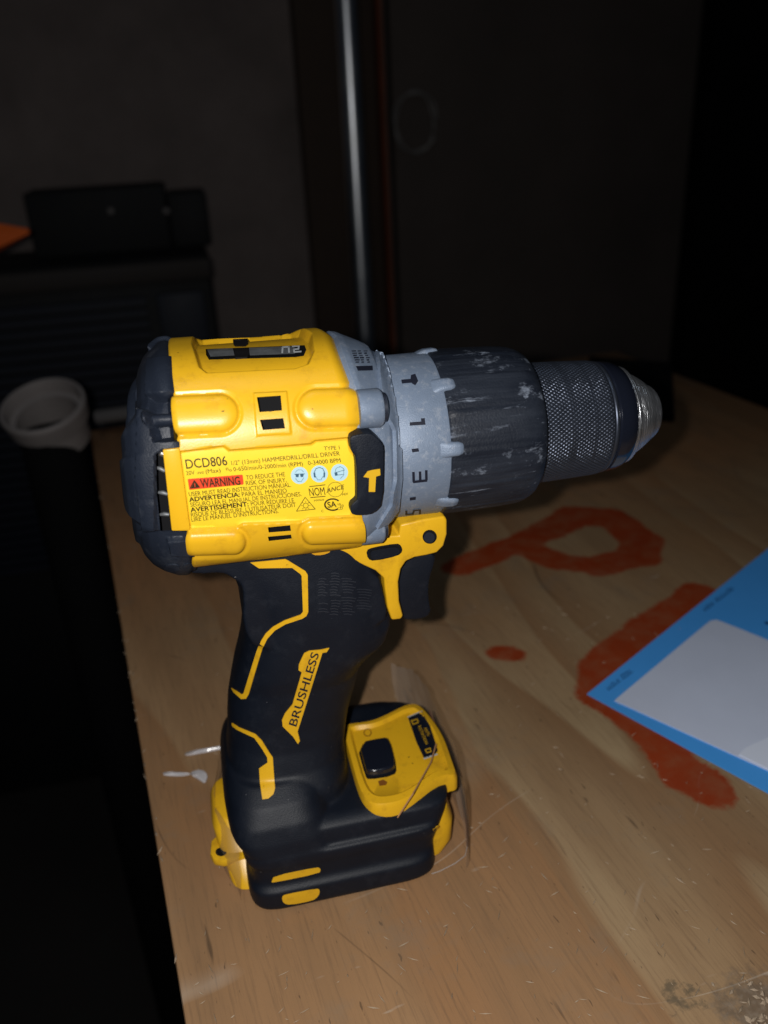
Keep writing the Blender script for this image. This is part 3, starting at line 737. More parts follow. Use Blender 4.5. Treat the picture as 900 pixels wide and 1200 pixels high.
# clutch ring with tabs
def lathe_fn(Xs, rs, n=200, fr=None):
    th = np.arange(n)*2*math.pi/n; rings = []
    for X, r in zip(Xs, rs):
        rr = np.full(n, r) if fr is None else fr(X, r, th)
        rings.append(HO + np.outer(np.full(n, X), HA) + np.outer(-rr*np.cos(th), HY) + np.outer(rr*np.sin(th), HU))
    return loft(rings)
V, Fc = lathe_fn([-2, -1.2, -0.6, 5, 13.2, 14, 14.2], [22, 23.7, 24.1, 24.15, 24.3, 24.0, 21]); ring = mk('clutch_ring', V, Fc, M_gry, drill, 40)
bv_ring = bvh_of(ring)
def ring_ang(px, py):
    q, _ = hit(bv_ring, px, py); d = q-HO; return math.atan2(d@HU, -(d@HY))
A1 = ring_ang(499, 453); A2 = ring_ang(505, 529); NT = 8
for k in range(NT):
    a0 = A1 + (A2-A1)*k if k < 3 else A1 + (A2-A1)*2 + (A2-A1)/abs(A2-A1)*(2*math.pi-2*abs(A2-A1))*(k-2)/(NT-2)
    rows = []
    for X, rr, wd in ((10.2, 24.0, 0.13), (11.6, 24.7, 0.105), (13.0, 25.2, 0.092), (15.6, 25.4, 0.085), (16.8, 25.2, 0.072), (17.6, 24.3, 0.05)):
        rows.append(np.array([HO+X*HA-rq*math.cos(a0+u*wd)*HY+rq*math.sin(a0+u*wd)*HU for u, rq in [(-1, rr-0.9), (-0.8, rr-0.25)]+[(u, rr) for u in np.linspace(-0.55, 0.55, 5)]+[(0.8, rr-0.25), (1, rr-0.9), (0.9, 21), (-0.9, 21)]]))
    V, Fc = loft(rows); tb = mk('tab', V, Fc, M_gry, ring, 60)
# numerals printed round the ring, tops towards the chuck
def ring_text(s, X, px, py, cap, wd, bold=0.02):
    q, _ = hit(bv_ring, px, py); d = q-HO; ang = math.atan2(d@HU, -(d@HY))
    V, Fc = glyphs(s, bold); V = V - V.mean(0)*[1, 0]; V[:, 0] -= (V[:, 0].max()+V[:, 0].min())/2; V = V/[(V[:, 0].max()-V[:, 0].min()+1e-6), CAP]
    out = []
    for u, v in V:
        a_ = ang - u*wd/24.3; r = 24.45; out.append(HO+(X+v*cap)*HA - r*math.cos(a_)*HY + r*math.sin(a_)*HU)
    return np.array(out), Fc
def ring_px(poly):
    return fill2(poly)
print_px('numeral', [fill2([(480, 495), (493.5, 494), (493, 490.5), (497.5, 490), (498.5, 497.8), (480, 499)])], bv_ring, M_ink2, ring, h=0.2)
print_px('numeral', [stroke2([(484.3, 553.5), (484.6, 563.5)], 3), stroke2([(492, 553), (492.3, 562.5)], 3), stroke2([(499.3, 551.5), (499.5, 561.5)], 3), stroke2([(484.6, 564.3), (499.6, 562.6)], 3)], bv_ring, M_ink2, ring, h=0.2)
print_px('numeral', [stroke2([(476, 598.5), (476, 602)], 2.4), stroke2([(476, 602.4), (483.5, 601.9)], 1.6), stroke2([(483.5, 601.9), (485, 598)], 2.2), stroke2([(485, 597.6), (491.5, 597)], 1.6), stroke2([(492, 597), (492, 601.2)], 2.4)], bv_ring, M_ink2, ring, h=0.2)
print_px('drill_symbol', [fill2([(470, 445.5), (481, 444.5), (481.5, 440), (486.5, 438.5), (490, 447), (486.5, 452), (483, 450), (482, 449), (471, 450)])], bv_ring, M_ink2, ring, h=0.2)
print_px('tick_mark', [fill2([(482, 526), (490, 525), (491, 529), (483, 530)]), fill2([(480, 582.5), (487, 581.5), (487, 585), (480, 586)])], bv_ring, M_ink2, ring, h=0.2)

# black adjusting sleeve
def sleeve_r(X, r, th):
    g = np.cos(th*14 - 14*0.20*2*math.pi/14 )            # shallow flats between tabs
    fl = 0.22*np.clip((g-0.80)/0.2, 0, 1) - 0.05*np.clip(np.cos(th*84), 0, 1)**2
    return r + (fl if 14.5 < X < 40 else 0)
V, Fc = lathe_fn([13.6, 13.7, 14.2, 16, 18, 20, 23, 26, 29, 32, 35, 38.5, 40.6, 42.4, 43.4, 43.6, 43.2], [20, 24.0, 24.5, 24.6, 24.6, 24.6, 24.55, 24.5, 24.4, 24.3, 24.15, 23.9, 23.3, 22.3, 21.2, 19, 17], 560, sleeve_r)
sleeve = mk('torque_sleeve', V, Fc, M_sleeve, drill, 40)

# chuck: knurled body, smooth collar, bright nose
chuck = thing('chuck', '', '', tuple(HO+60*HA)); del chuck['label']; del chuck['category']
bpy.data.objects.remove(chuck)
nx, nt_ = 150, 900
Xs = np.linspace(40, 68.5, nx); base = np.interp(Xs, [40, 44, 54, 65, 67.5, 68.5], [18.5, 18.6, 18.3, 17.8, 17.4, 16.2])
thn = np.arange(nt_)*2*math.pi/nt_; rings = []
for X, r in zip(Xs, base):
    amp = 0.30*smx(X, 41, 42.5)*(1-smx(X, 65.6, 66.2))*(0.8 if 52.0 < X < 54 or 59.5 < X < 60.5 else 1.0); kk = 92; tw = 2*math.pi/ (2*math.pi*18.3/kk)
    a1 = np.abs(((thn*kk/(2*math.pi)+X*0.62) % 1)-0.5)*2; a2 = np.abs(((thn*kk/(2*math.pi)-X*0.62) % 1)-0.5)*2
    h_ = np.minimum(np.minimum(a1, a2)*2.6, 1.0)
    groove = -0.35*sum(math.exp(-((X-c_)/0.35)**2) for c_ in (66.4,))
    rr = r - amp*(1-h_) + groove
    rings.append(HO + np.outer(np.full(nt_, X), HA) + np.outer(-rr*np.cos(thn), HY) + np.outer(rr*np.sin(thn), HU))
V, Fc = loft(rings); ck = mk('chuck_body', V, Fc, M_chk, drill, 60)
V, Fc = lathe_fn([67.5, 68, 68.6, 70.5, 72.2, 73.6, 74.6, 74.8], [12, 16.4, 17.2, 17.1, 16.8, 16.2, 15.5, 12], 128)
mk('chuck_collar', V, Fc, M_gloss, ck, 30)
V, Fc = lathe_fn([73.5, 74.2, 74.5, 75.9, 76.2, 76.3, 77.2, 81.0, 83.4, 83.6, 85.0, 86.2, 86.9, 86.9, 86.3, 82], [12, 15.4, 15.6, 15.2, 14.9, 14.1, 13.8, 11.6, 10.0, 9.7, 8.9, 8.1, 7.3, 6.2, 5.2, 4.6], 128)
mk('chuck_nose', V, Fc, M_chr, ck, 30)
for k in range(3):
    a_ = k*2*math.pi/3+0.5; p = HO+HA*85.6-3.0*math.cos(a_)*HY+3.0*math.sin(a_)*HU
    V, Fc = tube([p-HA*8, p+HA*1.0], [2.2, 1.7], 8); mk('jaw', V, Fc, M_chk, ck, 30)

# hammer-mode button
btn_src = [(130, 75), (200, 58), (290, 50), (325, 75), (380, 130), (388, 200), (380, 580), (310, 655), (230, 670), (150, 668), (135, 640), (135, 595), (175, 560), (185, 545), (178, 230), (140, 190), (130, 130)]
btn = [(390+a/6.4286, 500+b/6.4286) for a, b in btn_src]
bv_hg = bvh_of(housing, gear)
def plane_plate(name, poly, y0, y1, m, parent, bev):
    V, Fc = prism(poly, y0, y1); return bevel_obj(mk(name, V, Fc, m, parent), bev, 3)
button = plane_plate('mode_button', smooth_poly(btn, 1), -33.0, -24, M_blk, drill, 0.7)
bv_btn = bvh_of(button)
decal('hammer_mark', [(390+a/6.4286, 500+b/6.4286) for a, b in ((230, 378), (262, 335), (300, 325), (355, 317), (358, 365), (325, 375), (318, 490), (270, 490), (273, 385))], bv_btn, M_ylp, button, h=0.12, wall=0.2, grid=4)

# yellow trigger frame
frame = [(232, 650), (292, 636), (345, 631), (425, 630), (468, 628), (469, 615), (495, 609), (521, 605), (524, 609), (524, 626), (520, 640), (512, 648), (500, 651), (486, 653.5), (476, 658), (470, 667), (467, 682), (468, 705), (472.5, 722), (470, 726), (459, 727), (454, 712), (451, 690), (450, 678), (440, 669), (402, 652), (362, 657), (347, 647), (330, 639.5), (288, 647.5), (234, 656.5)]
V, Fc = prism(frame, -16.2, 16.2)
guard = bevel_obj(mk('trigger_frame', V, Fc, M_yel, drill), 1.3, 3)
slot = smooth_poly([(429, 645), (436, 641.5), (465, 636.5), (470, 639), (472, 646), (466, 651.5), (438, 657.5), (431, 655)], 1)
bv_guard = bvh_of(guard)
pk = decal('direction_slot', slot, bv_guard, M_hole, guard, h=0.1, wall=0.5, grid=4)
decal('direction_button', [(x*0.82+450*0.18, y*0.72+647*0.28) for x, y in slot], bv_guard, M_blk, guard, h=0.9, wall=0.5, grid=4)
decal('screw_recess', disc2((503.5, 629), 8.2, 28, 1.02), bv_guard, M_hole, guard, h=0.08, wall=0.3, grid=4)
decal('screw', disc2((502.8, 629.6), 6.2, 24), bv_guard, M_cap, guard, h=0.25, wall=0.3, grid=4)
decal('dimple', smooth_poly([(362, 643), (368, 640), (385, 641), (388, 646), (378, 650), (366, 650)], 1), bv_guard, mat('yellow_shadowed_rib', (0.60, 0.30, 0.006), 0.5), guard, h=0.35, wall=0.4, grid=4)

# trigger
trig = smooth_poly([(462, 668), (474, 655), (492, 650), (511, 648), (509, 662), (503, 680), (502, 700), (506, 721), (492, 727), (470, 727), (462, 700)], 1)
V, Fc = prism(trig, -9.5, 9.5); bevel_obj(mk('trigger', V, Fc, M_blk, drill), 2.2, 4)

# grip and foot: one moulded body
def lp(x0, x1, ay, z, n=2.6, N=64, ysh=0.0):
    th = np.arange(N)*2*math.pi/N; cx = (x0+x1)/2; ax = (x1-x0)/2; c, s = np.cos(th), np.sin(th)
    return np.stack([cx+ax*np.sign(c)*np.abs(c)**(2/n), ay*np.sign(s)*np.abs(s)**(2/n)+ysh, np.full(N, float(z))], 1)
pieces = []
pieces.append(loft([lp(-50.5, -4, 16, 118, 4), lp(-49.5, -4, 17, 108, 4), lp(-47.8, -3.5, 17.8, 99, 3.2), lp(-47.6, -2, 18, 90, 3.0), lp(-49.3, -1.8, 17.9, 82, 3.0), lp(-50.8, -3.5, 17.8, 77, 3.0), lp(-52.6, -9.5, 17.5, 72, 2.8),
   lp(-54.2, -12.4, 16.6, 67, 2.5), lp(-56.3, -14.6, 16.6, 59, 2.5), lp(-57.3, -16.8, 17, 52.5, 2.5), lp(-58.0, -18.5, 18, 46, 2.6), lp(-59.2, -20, 20.5, 39, 2.8), lp(-60.5, -20, 24, 33, 3), lp(-61.5, -20, 26, 26, 3), lp(-61, -20, 26, 15, 3)]))
# rear shoulder and lower block
pieces.append(loft([lp(-60, -30, 22, 38, 3), lp(-61.5, -29, 27.5, 34, 3.4), lp(-62.2, -28.5, 31.5, 29, 4), lp(-61.8, -28.3, 33.6, 24, 5), lp(-59.0, -28.3, 34.4, 20.3, 6), lp(-58.0, -28.6, 33.8, 19.6, 6)]))
pieces.append(loft([lp(-57.2, 2.5, 36.6, 0, 9, 96), lp(-58.4, 4.5, 37.4, 1.6, 9, 96), lp(-58.2, 4.2, 37.2, 7.5, 9, 96), lp(-57.2, 4.4, 35.9, 8.6, 9, 96), lp(-57.0, 4.6, 35.0, 10.0, 9, 96), lp(-57.2, 6, 34.8, 15, 9, 96), lp(-58.5, 6.8, 35.2, 16.2, 9, 96), lp(-58.8, 7.3, 35.0, 19.4, 9, 96), lp(-58, 6.5, 31, 20.5, 7, 96)]))
# front part carrying the switch panel
pieces.append(loft([lp(-50, 4.5, 30.0, 8, 8, 96, -3.2), lp(-50, 7.2, 30, 14, 8, 96, -3.2), lp(-50, 9.6, 29.8, 21, 8, 96, -3.2), lp(-50, 11.2, 28.8, 25.5, 7, 96, -3.2), lp(-50, 9.4, 27, 26.8, 5, 96, -3.2), lp(-50, 6, 25, 27.4, 5, 96, -3.2)]))
# overmould flange under the housing
ov = smooth_poly([(214, 672), (223, 659), (288, 648), (330, 640.5), (347, 648), (363, 658), (402, 653.5), (444, 674), (449, 690), (456, 726), (440, 733), (427, 748), (415, 764), (300, 764), (284, 735), (285.5, 700), (283, 686), (274, 679), (262, 672), (240, 674)], 1)
pieces.append(prism(ov, -16.0, 16.0))
V, Fc = merge(*pieces); ob = tmp_obj(V, Fc, [M_blk])
md = ob.modifiers.new('r', 'REMESH'); md.mode = 'VOXEL'; md.voxel_size = 0.55; md.use_smooth_shade = True
md = ob.modifiers.new('s', 'SMOOTH'); md.factor = 0.5; md.iterations = 16
me = evaluated(ob); bpy.data.objects.remove(ob)
if not me.materials: me.materials.append(M_blk)
grip = finish_mm('grip', me, drill, 180)
bv_grip = bvh_of(grip)

def ribbon(c, wd):
    c = [np.array(p, float) for p in c]; n = len(c); L_ = []; R2 = []
    ws = [wd]*n if np.isscalar(wd) else wd
    for i in range(n):
        t = c[min(i+1, n-1)]-c[max(i-1, 0)]; t /= np.linalg.norm(t); q = np.array([-t[1], t[0]])*ws[i]/2; L_.append(tuple(c[i]+q)); R2.append(tuple(c[i]-q))
    return L_ + R2[::-1]
def k4(pts): return [(270+a/4.5, 630+b/4.5) for a, b in pts]
# upper accent line
acc = k4([(105, 130), (290, 112), (305, 120), (395, 175), (407, 195), (410, 390), (400, 412), (380, 425), (290, 455), (235, 488), (195, 530), (175, 570), (150, 650), (98, 825), (85, 848), (60, 850), (20, 815), (8, 792), (30, 805), (60, 826), (72, 820), (140, 600), (160, 545), (185, 505), (225, 468), (285, 435), (370, 405), (382, 390), (375, 200), (368, 190), (325, 158), (150, 160)])
decal('accent_line', acc, bv_grip, M_yel, grip, h=0.3, wall=0.6, grid=3)
acc2 = [(240+a/4.615, 820+b/4.615) for a, b in [(150, 125), (185, 148), (275, 185), (310, 220), (350, 285), (368, 310), (370, 345), (380, 480), (372, 510), (345, 535), (312, 540), (300, 460), (295, 370), (340, 338), (338, 310), (312, 265), (270, 205), (175, 160), (150, 140)]]
decal('accent_line', acc2, bv_grip, M_yel, grip, h=0.3, wall=0.6, grid=3)
badge = k4([(518, 578), (512, 600), (488, 600), (345, 1055), (335, 1040), (255, 960)])
k3 = lambda pts: [(230+a/2.647, 590+b/2.647) for a, b in pts]
badge = k3([(412, 447), (404, 460), (391, 462), (314, 706), (321, 735), (315, 745), (300, 722), (268, 690), (266, 670), (275, 650), (298, 622), (327, 522), (317, 516), (318, 498), (334, 464), (350, 456), (385, 453)])
bd = decal('badge', badge, bv_grip, M_yel, grip, h=0.3, wall=0.6, grid=3)
bv_bd = bvh_of(bd)
a_ = np.array(k3([(310, 692)])[0]); b_ = np.array(k3([(381, 466)])[0]); t_ = (b_-a_)/np.linalg.norm(b_-a_); upv = np.array([t_[1], -t_[0]])
print_px('lettering', [text_px('BRUSHLESS', a_, b_, 9.3, 0.012, 0, upv)], bv_bd, M_ink2, bd, h=0.15)
# ribbed thumb pad
pad = k4([(445, 205), (560, 172), (640, 195), (750, 265), (755, 375), (640, 425), (480, 432), (455, 420)])
pdo = decal('thumb_pad', pad, bv_grip, M_blk, grip, h=0.15, wall=0.4, grid=3)
bv_pad = bvh_of(pdo)
ribs = []
for k in range(16):
    y0 = 672+k*3.2
    for seg_ in ((371, 385), (386, 399), (400, 417), (418, 436)):
        if random.random() < 0.12: continue
        x0 = seg_[0]+random.uniform(0, 3); x1 = seg_[1]-random.uniform(0, 5)
        pts = [(x0, y0-(x0-371)*0.02), ((x0+x1)/2, y0-0.9), (x1, y0+0.2)]
        if max(sdf_poly(np.array(pts), pad)) < -1.5: ribs.append(stroke2(pts, 0.9))
print_px('pad_ribs', ribs, bv_pad, mat('worn_rubber', (0.014, 0.017, 0.026), 0.6), pdo, h=0.18)
# stripes on the foot
decal('foot_stripe', smooth_poly([(318, 1033), (321, 1026.5), (372, 1016), (376, 1018), (374, 1023), (320, 1034)], 1), bv_grip, M_yel, grip, h=0.2, wall=0.5, grid=3)
decal('foot_stripe', smooth_poly([(330, 1051), (334, 1048), (372, 1041), (375, 1043), (373, 1050), (366, 1055), (340, 1060), (332, 1058)], 1), bv_grip, M_yel, grip, h=0.2, wall=0.5, grid=3)

# yellow switch panel on top of the foot
ppx = [(400, 853), (404, 849), (431, 846), (448, 840), (480, 823.5), (490, 822), (499, 828), (520, 852), (531, 885), (538, 905), (520, 908), (478, 940), (446, 947), (430, 943), (420, 928), (408, 885)]
ppx = smooth_poly(ppx, 2)
top = np.array([atz(px, py, 29.6) for px, py in ppx])
n = len(top)
fall = 0.022*np.clip(top[:, 0]-4, 0, 99)**2
top2 = top.copy(); top2[:, 2] -= fall
ctr = top.mean(0); rows = []
lo = top.copy(); lo[:, 2] = 22; rows.append(lo)
mid = top2.copy(); mid[:, 2] -= 1.0; rows.append(mid)
ins = ctr + (top-ctr)*0.965; ins[:, 2] = 30.1-0.022*np.clip(ins[:, 0]-4, 0, 99)**2; rows.append(ins)
for k_ in (0.86, 0.80, 0.5, 0.2, 0.02):
    r_ = ctr + (top-ctr)*k_; dip = 0.0 if k_ > 0.82 else 1.3
    r_[:, 2] = 30.3 - dip - 0.022*np.clip(r_[:, 0]-4, 0, 99)**2; rows.append(r_)
V, Fc = loft(rows); panel = mk('switch_panel', V, Fc, M_yel, drill, 40)
bv_panel = bvh_of(panel)
def pk5(pts): return [(380+a/5, 810+b/5) for a, b in pts]
decal('slider_well', smooth_poly(pk5([(190, 320), (330, 285), (390, 290), (428, 455), (410, 495), (260, 520), (240, 500)]), 1), bv_panel, M_hole, panel, h=0.1, wall=0.4)
kn = decal('speed_slider', smooth_poly(pk5([(205, 330), (345, 300), (385, 305), (420, 450), (395, 485), (265, 505), (245, 485)]), 1), bv_panel, M_gloss, panel, h=2.6, wall=2.6)
bevel_obj(kn, 0.7, 3)
circ = disc2(pk5([(254, 245)])[0], 4.2, 20)
M_brp = mat('brown_print', (0.20, 0.07, 0.01), 0.5)
print_px('speed_symbol', [stroke2(circ, 1.0, True)], bv_panel, M_brp, panel, h=0.2)
print_px('speed_symbol', [fill2(pk5([(315, 530), (345, 520), (370, 535), (362, 552), (325, 558)]))], bv_panel, M_brp, panel, h=0.2)
stk = decal('feature_sticker', pk5([(490, 155), (570, 120), (620, 200), (665, 350), (640, 380), (585, 395), (540, 300)]), bv_panel, M_gloss, panel, h=0.12, wall=0.2)
bv_stk = bvh_of(stk)
sd = np.array([0.42, 1.0]); sd /= np.linalg.norm(sd); su = np.array([sd[1], -sd[0]])
def stext(s, a, ln, cap): a = np.array(a, float); return text_px(s, a, a+sd*ln, cap, 0.01, 0, su)
for it_ in (stext('ANTI-', pk5([(583, 218)])[0], 11, 3.6), stext('ROTATION', pk5([(548, 208)])[0], 23, 3.4)): print_px('lettering', [it_], bv_stk, M_ylp, stk, h=0.12)
for it_ in (stroke2(pk5([(510, 175), (545, 165), (550, 185), (520, 195)]), 1.2, True), stroke2(pk5([(592, 345), (620, 335), (625, 355), (600, 362)]), 1.2, True)): print_px('battery_symbol', [it_], bv_stk, M_ylp, stk, h=0.12)
for e_, w_ in (([(490, 155), (570, 120)], 1.2), ([(585, 398), (660, 372)], 1.8)): print_px('sticker_edge', [stroke2(pk5(e_), w_)], bv_panel, M_wht, stk, h=0.25)

# yellow chassis showing behind and before the foot, with the hook eye
eye = np.array([atz(258, 999, 9)])[0]
rail = smooth_poly([(246, 938), (262, 930), (300, 960), (310, 1040), (296, 1040), (270, 1015), (256, 1009), (248, 1004), (250, 985), (246, 960)], 1)
pts = np.array([atz(px, py, 9) for px, py in [(247, 985), (246, 1000), (250, 1007), (262, 1009), (278, 1005), (300, 1000), (300, 965), (262, 970)]])
up_ = pts.copy(); up_[:, 2] = 9; dn = pts.copy(); dn[:, 2] = 6
V, Fc = loft([dn, up_]); lug = bevel_obj(mk('hook_lug', V, Fc, M_yel, drill), 0.8, 2)
decal('lug_hole', disc2((259, 998.5), 5, 20, 1.3), bvh_of(lug), M_hole, lug, h=0.1, wall=0.2)
V, Fc = loft([lp(-64.5, -40, 27, 0.6, 5), lp(-65.5, -40, 24, 5, 5), lp(-67.0, -40, 18, 9, 5), lp(-67.8, -40, 13, 14, 5), lp(-66.5, -40, 11, 17.5, 4)])
chas = bevel_obj(mk('rail_housing', V, Fc, M_yel, drill), 0.5, 1, 50)
V, Fc = loft([lp(-20, 9.0, 29, 0.6, 8), lp(-20, 12.2, 29, 5, 8), lp(-20, 12.6, 29, 13, 8), lp(-20, 11, 28, 18, 8)]); mk('rail_housing', V, Fc, M_yel, drill, 50)
decal('foot_stripe', [(507, 972), (514, 967), (515.5, 969), (508, 974)], bv_grip, M_yel, grip, h=0.2, wall=0.4)

# rating label with its print
labp = [(213, 531), (262.5, 525), (268, 530), (365, 522.5), (371, 518.5), (406, 516), (408.5, 528), (414.5, 536), (416, 590), (411, 600), (410, 603.5), (361, 606), (352, 610), (285, 612.5), (277, 616.5), (224.5, 619)]
lab = decal('rating_label', labp, bv_housing, M_lab, drill, h=0.12, wall=0.3, grid=4)
V, Fc = vf(lab); bv_lab = BVHTree.FromPolygons([Vector(v) for v in V], Fc)
La = lambda a, b: (205+a/8.571, 510+b/8.571)
Lb = lambda a, b: (310+a/8.18, 510+b/8.18)
wbox = smooth_poly([La(128, 442), La(680, 397), La(690, 493), La(145, 548)], 2)
wbox = [La(128, 445), La(134, 439), La(672, 396), La(681, 402), La(690, 486), La(684, 495), La(152, 548), La(143, 543)]
wl = decal('warning_panel', wbox, bv_lab, M_red, lab, h=0.08, wall=0.1, grid=5)
bv_wl = bvh_of(wl)
print_px('lettering', [text_px('WARNING', La(262, 523), La(660, 495), 9.6, 0.018)], bv_wl, M_ink, wl, h=0.12)
print_px('alert_triangle', [stroke2([La(155, 530), La(245, 520), La(195, 455)], 1.2, True), fill2([La(165, 526), La(237, 518), La(197, 463)])], bv_wl, M_ink, wl, h=0.12)
print_px('warning_mark', [stroke2([La(198, 482), La(200, 503)], 1.0), stroke2([La(201, 510), La(201.5, 514)], 1.0)], bv_wl, M_red, wl, h=0.2)
TX = []
def heavy(s_, a, b, cap):
    P, Fc = text_px(s_, a, b, cap); TX.append((P, Fc)); TX.append((P+np.array([0.55, 0.0]), Fc, 0.03)); TX.append((P+np.array([0.25, 0.3]), Fc, 0.06))
TX.append(text_px('DCD806', La(115, 335), La(530, 298), 10.8, 0.008))
TX.append(text_px('1/2" (13mm) HAMMERDRILL/DRILL DRIVER', La(570, 300), Lb(722, 192), 5.2))
TX.append(text_px('TYPE 1', Lb(572, 145), Lb(720, 134), 4.6))
TX.append(text_px('20V', La(115, 400), La(200, 393), 4.9)); TX.append(text_px('(Max)', La(310, 383), La(460, 370), 4.9))
TX.append(stroke2([La(225, 372), La(290, 366)], 0.6)); TX.append(stroke2([La(225, 385), La(240, 384)], 0.6)); TX.append(stroke2([La(249, 383), La(264, 382)], 0.6)); TX.append(stroke2([La(273, 381), La(288, 380)], 0.6))
TX.append(text_px('n', La(515, 353), La(538, 351), 4.9)); TX.append(text_px('o', La(545, 362), La(572, 360), 4.0)); TX.append(text_px('0-650/min/0-2000/min (RPM)', La(590, 360), Lb(368, 290), 4.9))
TX.append(text_px('0-34000 BPM', Lb(418, 285), Lb(730, 256), 4.9))
TX.append(text_px('TO REDUCE THE', La(718, 446), Lb(197, 391), 5.2)); TX.append(text_px('RISK OF INJURY,', La(715, 500), Lb(212, 447), 5.2))
TX.append(text_px('USER MUST READ INSTRUCTION MANUAL.', La(143, 612), Lb(256, 492), 5.2))
heavy('ADVERTENCIA:', La(145, 665), La(650, 612), 5.2); TX.append(text_px('PARA EL MANEJO', La(675, 614), Lb(215, 548), 5.2))
TX.append(text_px('SEGURO LEA EL MANUAL DE INSTRUCCIONES.', La(158, 717), Lb(355, 580), 5.0))
heavy('AVERTISSEMENT:', La(158, 768), La(737, 708), 5.2); TX.append(text_px('POUR RÉDUIRE LE', La(765, 706), Lb(284, 640), 5.0))
TX.append(text_px("RISQUE DE BLESSURE, L'UTILISATEUR DOIT", La(163, 818), Lb(302, 683), 5.0))
TX.append(text_px("LIRE LE MANUEL D'INSTRUCTIONS.", La(168, 865), Lb(136, 742), 5.0))
TX.append(text_px('NOM', Lb(433, 582), Lb(582, 570), 9.4, 0.0)); TX.append(stroke2([Lb(430, 490), Lb(580, 473)], 0.9)); TX.append(stroke2([Lb(440, 595), Lb(580, 583)], 0.9))
TX.append(text_px('ANCE', Lb(592, 552), Lb(758, 512), 5.0, 0.01, 0.25)); TX.append(stroke2(disc2(Lb(678, 518), 8.6, 28, 1.05), 0.5, True)); TX.append(text_px('MEX', Lb(745, 578), Lb(800, 568), 2.6))
TX.append(stroke2([Lb(305, 725), Lb(485, 705), Lb(388, 592)], 0.7, True)); TX.append(stroke2(disc2(Lb(394, 672), 2.9, 14), 0.6, True))
for k in range(8):
    a = k*math.pi/4; c = Lb(394, 672); TX.append(stroke2([(c[0]+3.9*math.cos(a), c[1]+3.9*math.sin(a)), (c[0]+5.4*math.cos(a), c[1]+5.4*math.sin(a))], 0.5))
cc_ = Lb(652, 662); arc = [(cc_[0]+9.2*math.cos(t), cc_[1]+6.6*math.sin(t)) for t in np.linspace(0.9, 5.5, 20)]
TX.append(stroke2(arc, 1.7)); TX.append(text_px('SA', Lb(606, 692), Lb(690, 682), 6.6, 0.02))
TX.append(text_px('us', Lb(700, 668), Lb(730, 664), 3.0)); TX.append(text_px('CD', Lb(700, 715), Lb(750, 708), 3.0)); TX.append(text_px('10', Lb(725, 690), Lb(758, 684), 3.0)); TX.append(text_px('C', Lb(545, 735), Lb(565, 733), 2.6)); TX.append(text_px('P00000', Lb(475, 633), Lb(570, 622), 2.0))
print_px('lettering', TX, bv_lab, M_ink, lab, h=0.2)
for k, c in enumerate((Lb(335, 385), Lb(525, 370), Lb(718, 357))):
    pd = decal('pictogram', disc2(c, 10.0, 36), bv_lab, M_pict, lab, h=0.06, wall=0.1, grid=5)
    b2 = bvh_of(pd); it = [stroke2(disc2(c, 9.8, 36), 0.9, True)]
    x, y = c
    if k == 0: it += [fill2([(x-5, y-1.3), (x-0.7, y-1.3), (x-1.2, y+2), (x-4, y+2)]), fill2([(x+0.7, y-1.5), (x+5, y-1.7), (x+4.2, y+1.7), (x+1.2, y+1.8)]), stroke2([(x-6, y-1.5), (x+6, y-1.9)], 0.7), stroke2([(x-5, y+3), (x-2, y+7), (x+2, y+7), (x+5, y+2.5)], 0.5), stroke2([(x-5, y-3.5), (x-2, y-6.5), (x+2, y-6.7), (x+5, y-4)], 0.4)]
    if k == 1: it += [fill2([(x-7, y-1), (x-5, y-2), (x-4.2, y+4.5), (x-6.2, y+4)]), fill2([(x+5, y-2), (x+7, y-1.2), (x+6.4, y+4), (x+4.6, y+4.5)]), stroke2([(x-6, y-2), (x-4, y-6), (x, y-7.6), (x+4, y-6.2), (x+6, y-2)], 0.8), stroke2([(x-4, y+3), (x-2, y+7), (x+2, y+7), (x+4, y+3)], 0.5)]
    if k == 2: it += [fill2([(x-6, y+0), (x-3, y-0.8), (x-1.8, y+3.2), (x-5, y+4)]), stroke2([(x-2.5, y-0.5), (x+6, y-3)], 0.6), stroke2([(x-2, y+3), (x+5, y+2)], 0.6), stroke2([(x-5, y-1), (x-4, y-5), (x+1, y-7), (x+5, y-4.5), (x+5, y+3), (x+1, y+7)], 0.5)]
    print_px('symbol', it, b2, M_rim, pd, h=0.08)

# ------------------------------------------------------------------ clear packaging film round the foot
def film_strip(path, z0, z1, name):
    n = len(path); rows = []
    for j in range(9):
        t = j/8; row = []
        for i, (x, y) in enumerate(path):
            k = 1.2*math.sin(i*0.9+j*0.7)+0.8*math.sin(i*2.1-j)
            lean = t*t*3.0
            row.append((x-lean*np.sign(x+25)*0.8+0.4*k, y*(1-0.03*t)+0.4*k, z0+(z1-z0)*t+0.8*math.sin(i*0.7)*t))
        rows.append(np.array(row))
    return loft(rows, False, False)
fp_ = []
for t in np.linspace(0, 1, 30):
    a = -1.15+t*2.6; fp_.append((3+15.5*np.sign(math.cos(a))*abs(math.cos(a))**0.5, 39*np.sign(math.sin(a))*abs(math.sin(a))**0.6))
film = thing('plastic_film', 'clear crinkled plastic film wrapped round the foot of the drill', 'film', (10, 0, 0))
V, Fc = film_strip(fp_, 0.3, 33, 'f'); mk('front_flap', V, Fc, M_film, film, 60)
fp2 = [(-61-7*math.sin(t*math.pi), -30+62*t) for t in np.linspace(0, 1, 16)]
V, Fc = film_strip(fp2, 0.3, 20, 'f'); mk('rear_flap', V, Fc, M_film, film, 60)
edge_line = [atz(503, 833, 24), atz(524, 880, 16), atz(540, 930, 10), atz(547, 968, 5), atz(548, 992, 1)]
V, Fc = tube(edge_line, 0.35, 6); mk('edge_line', V, Fc, mat('edge_shadow', (0.10, 0.05, 0.03), 0.4), film, 60)  # dark tube drawn in for the thin shadow line beside the film
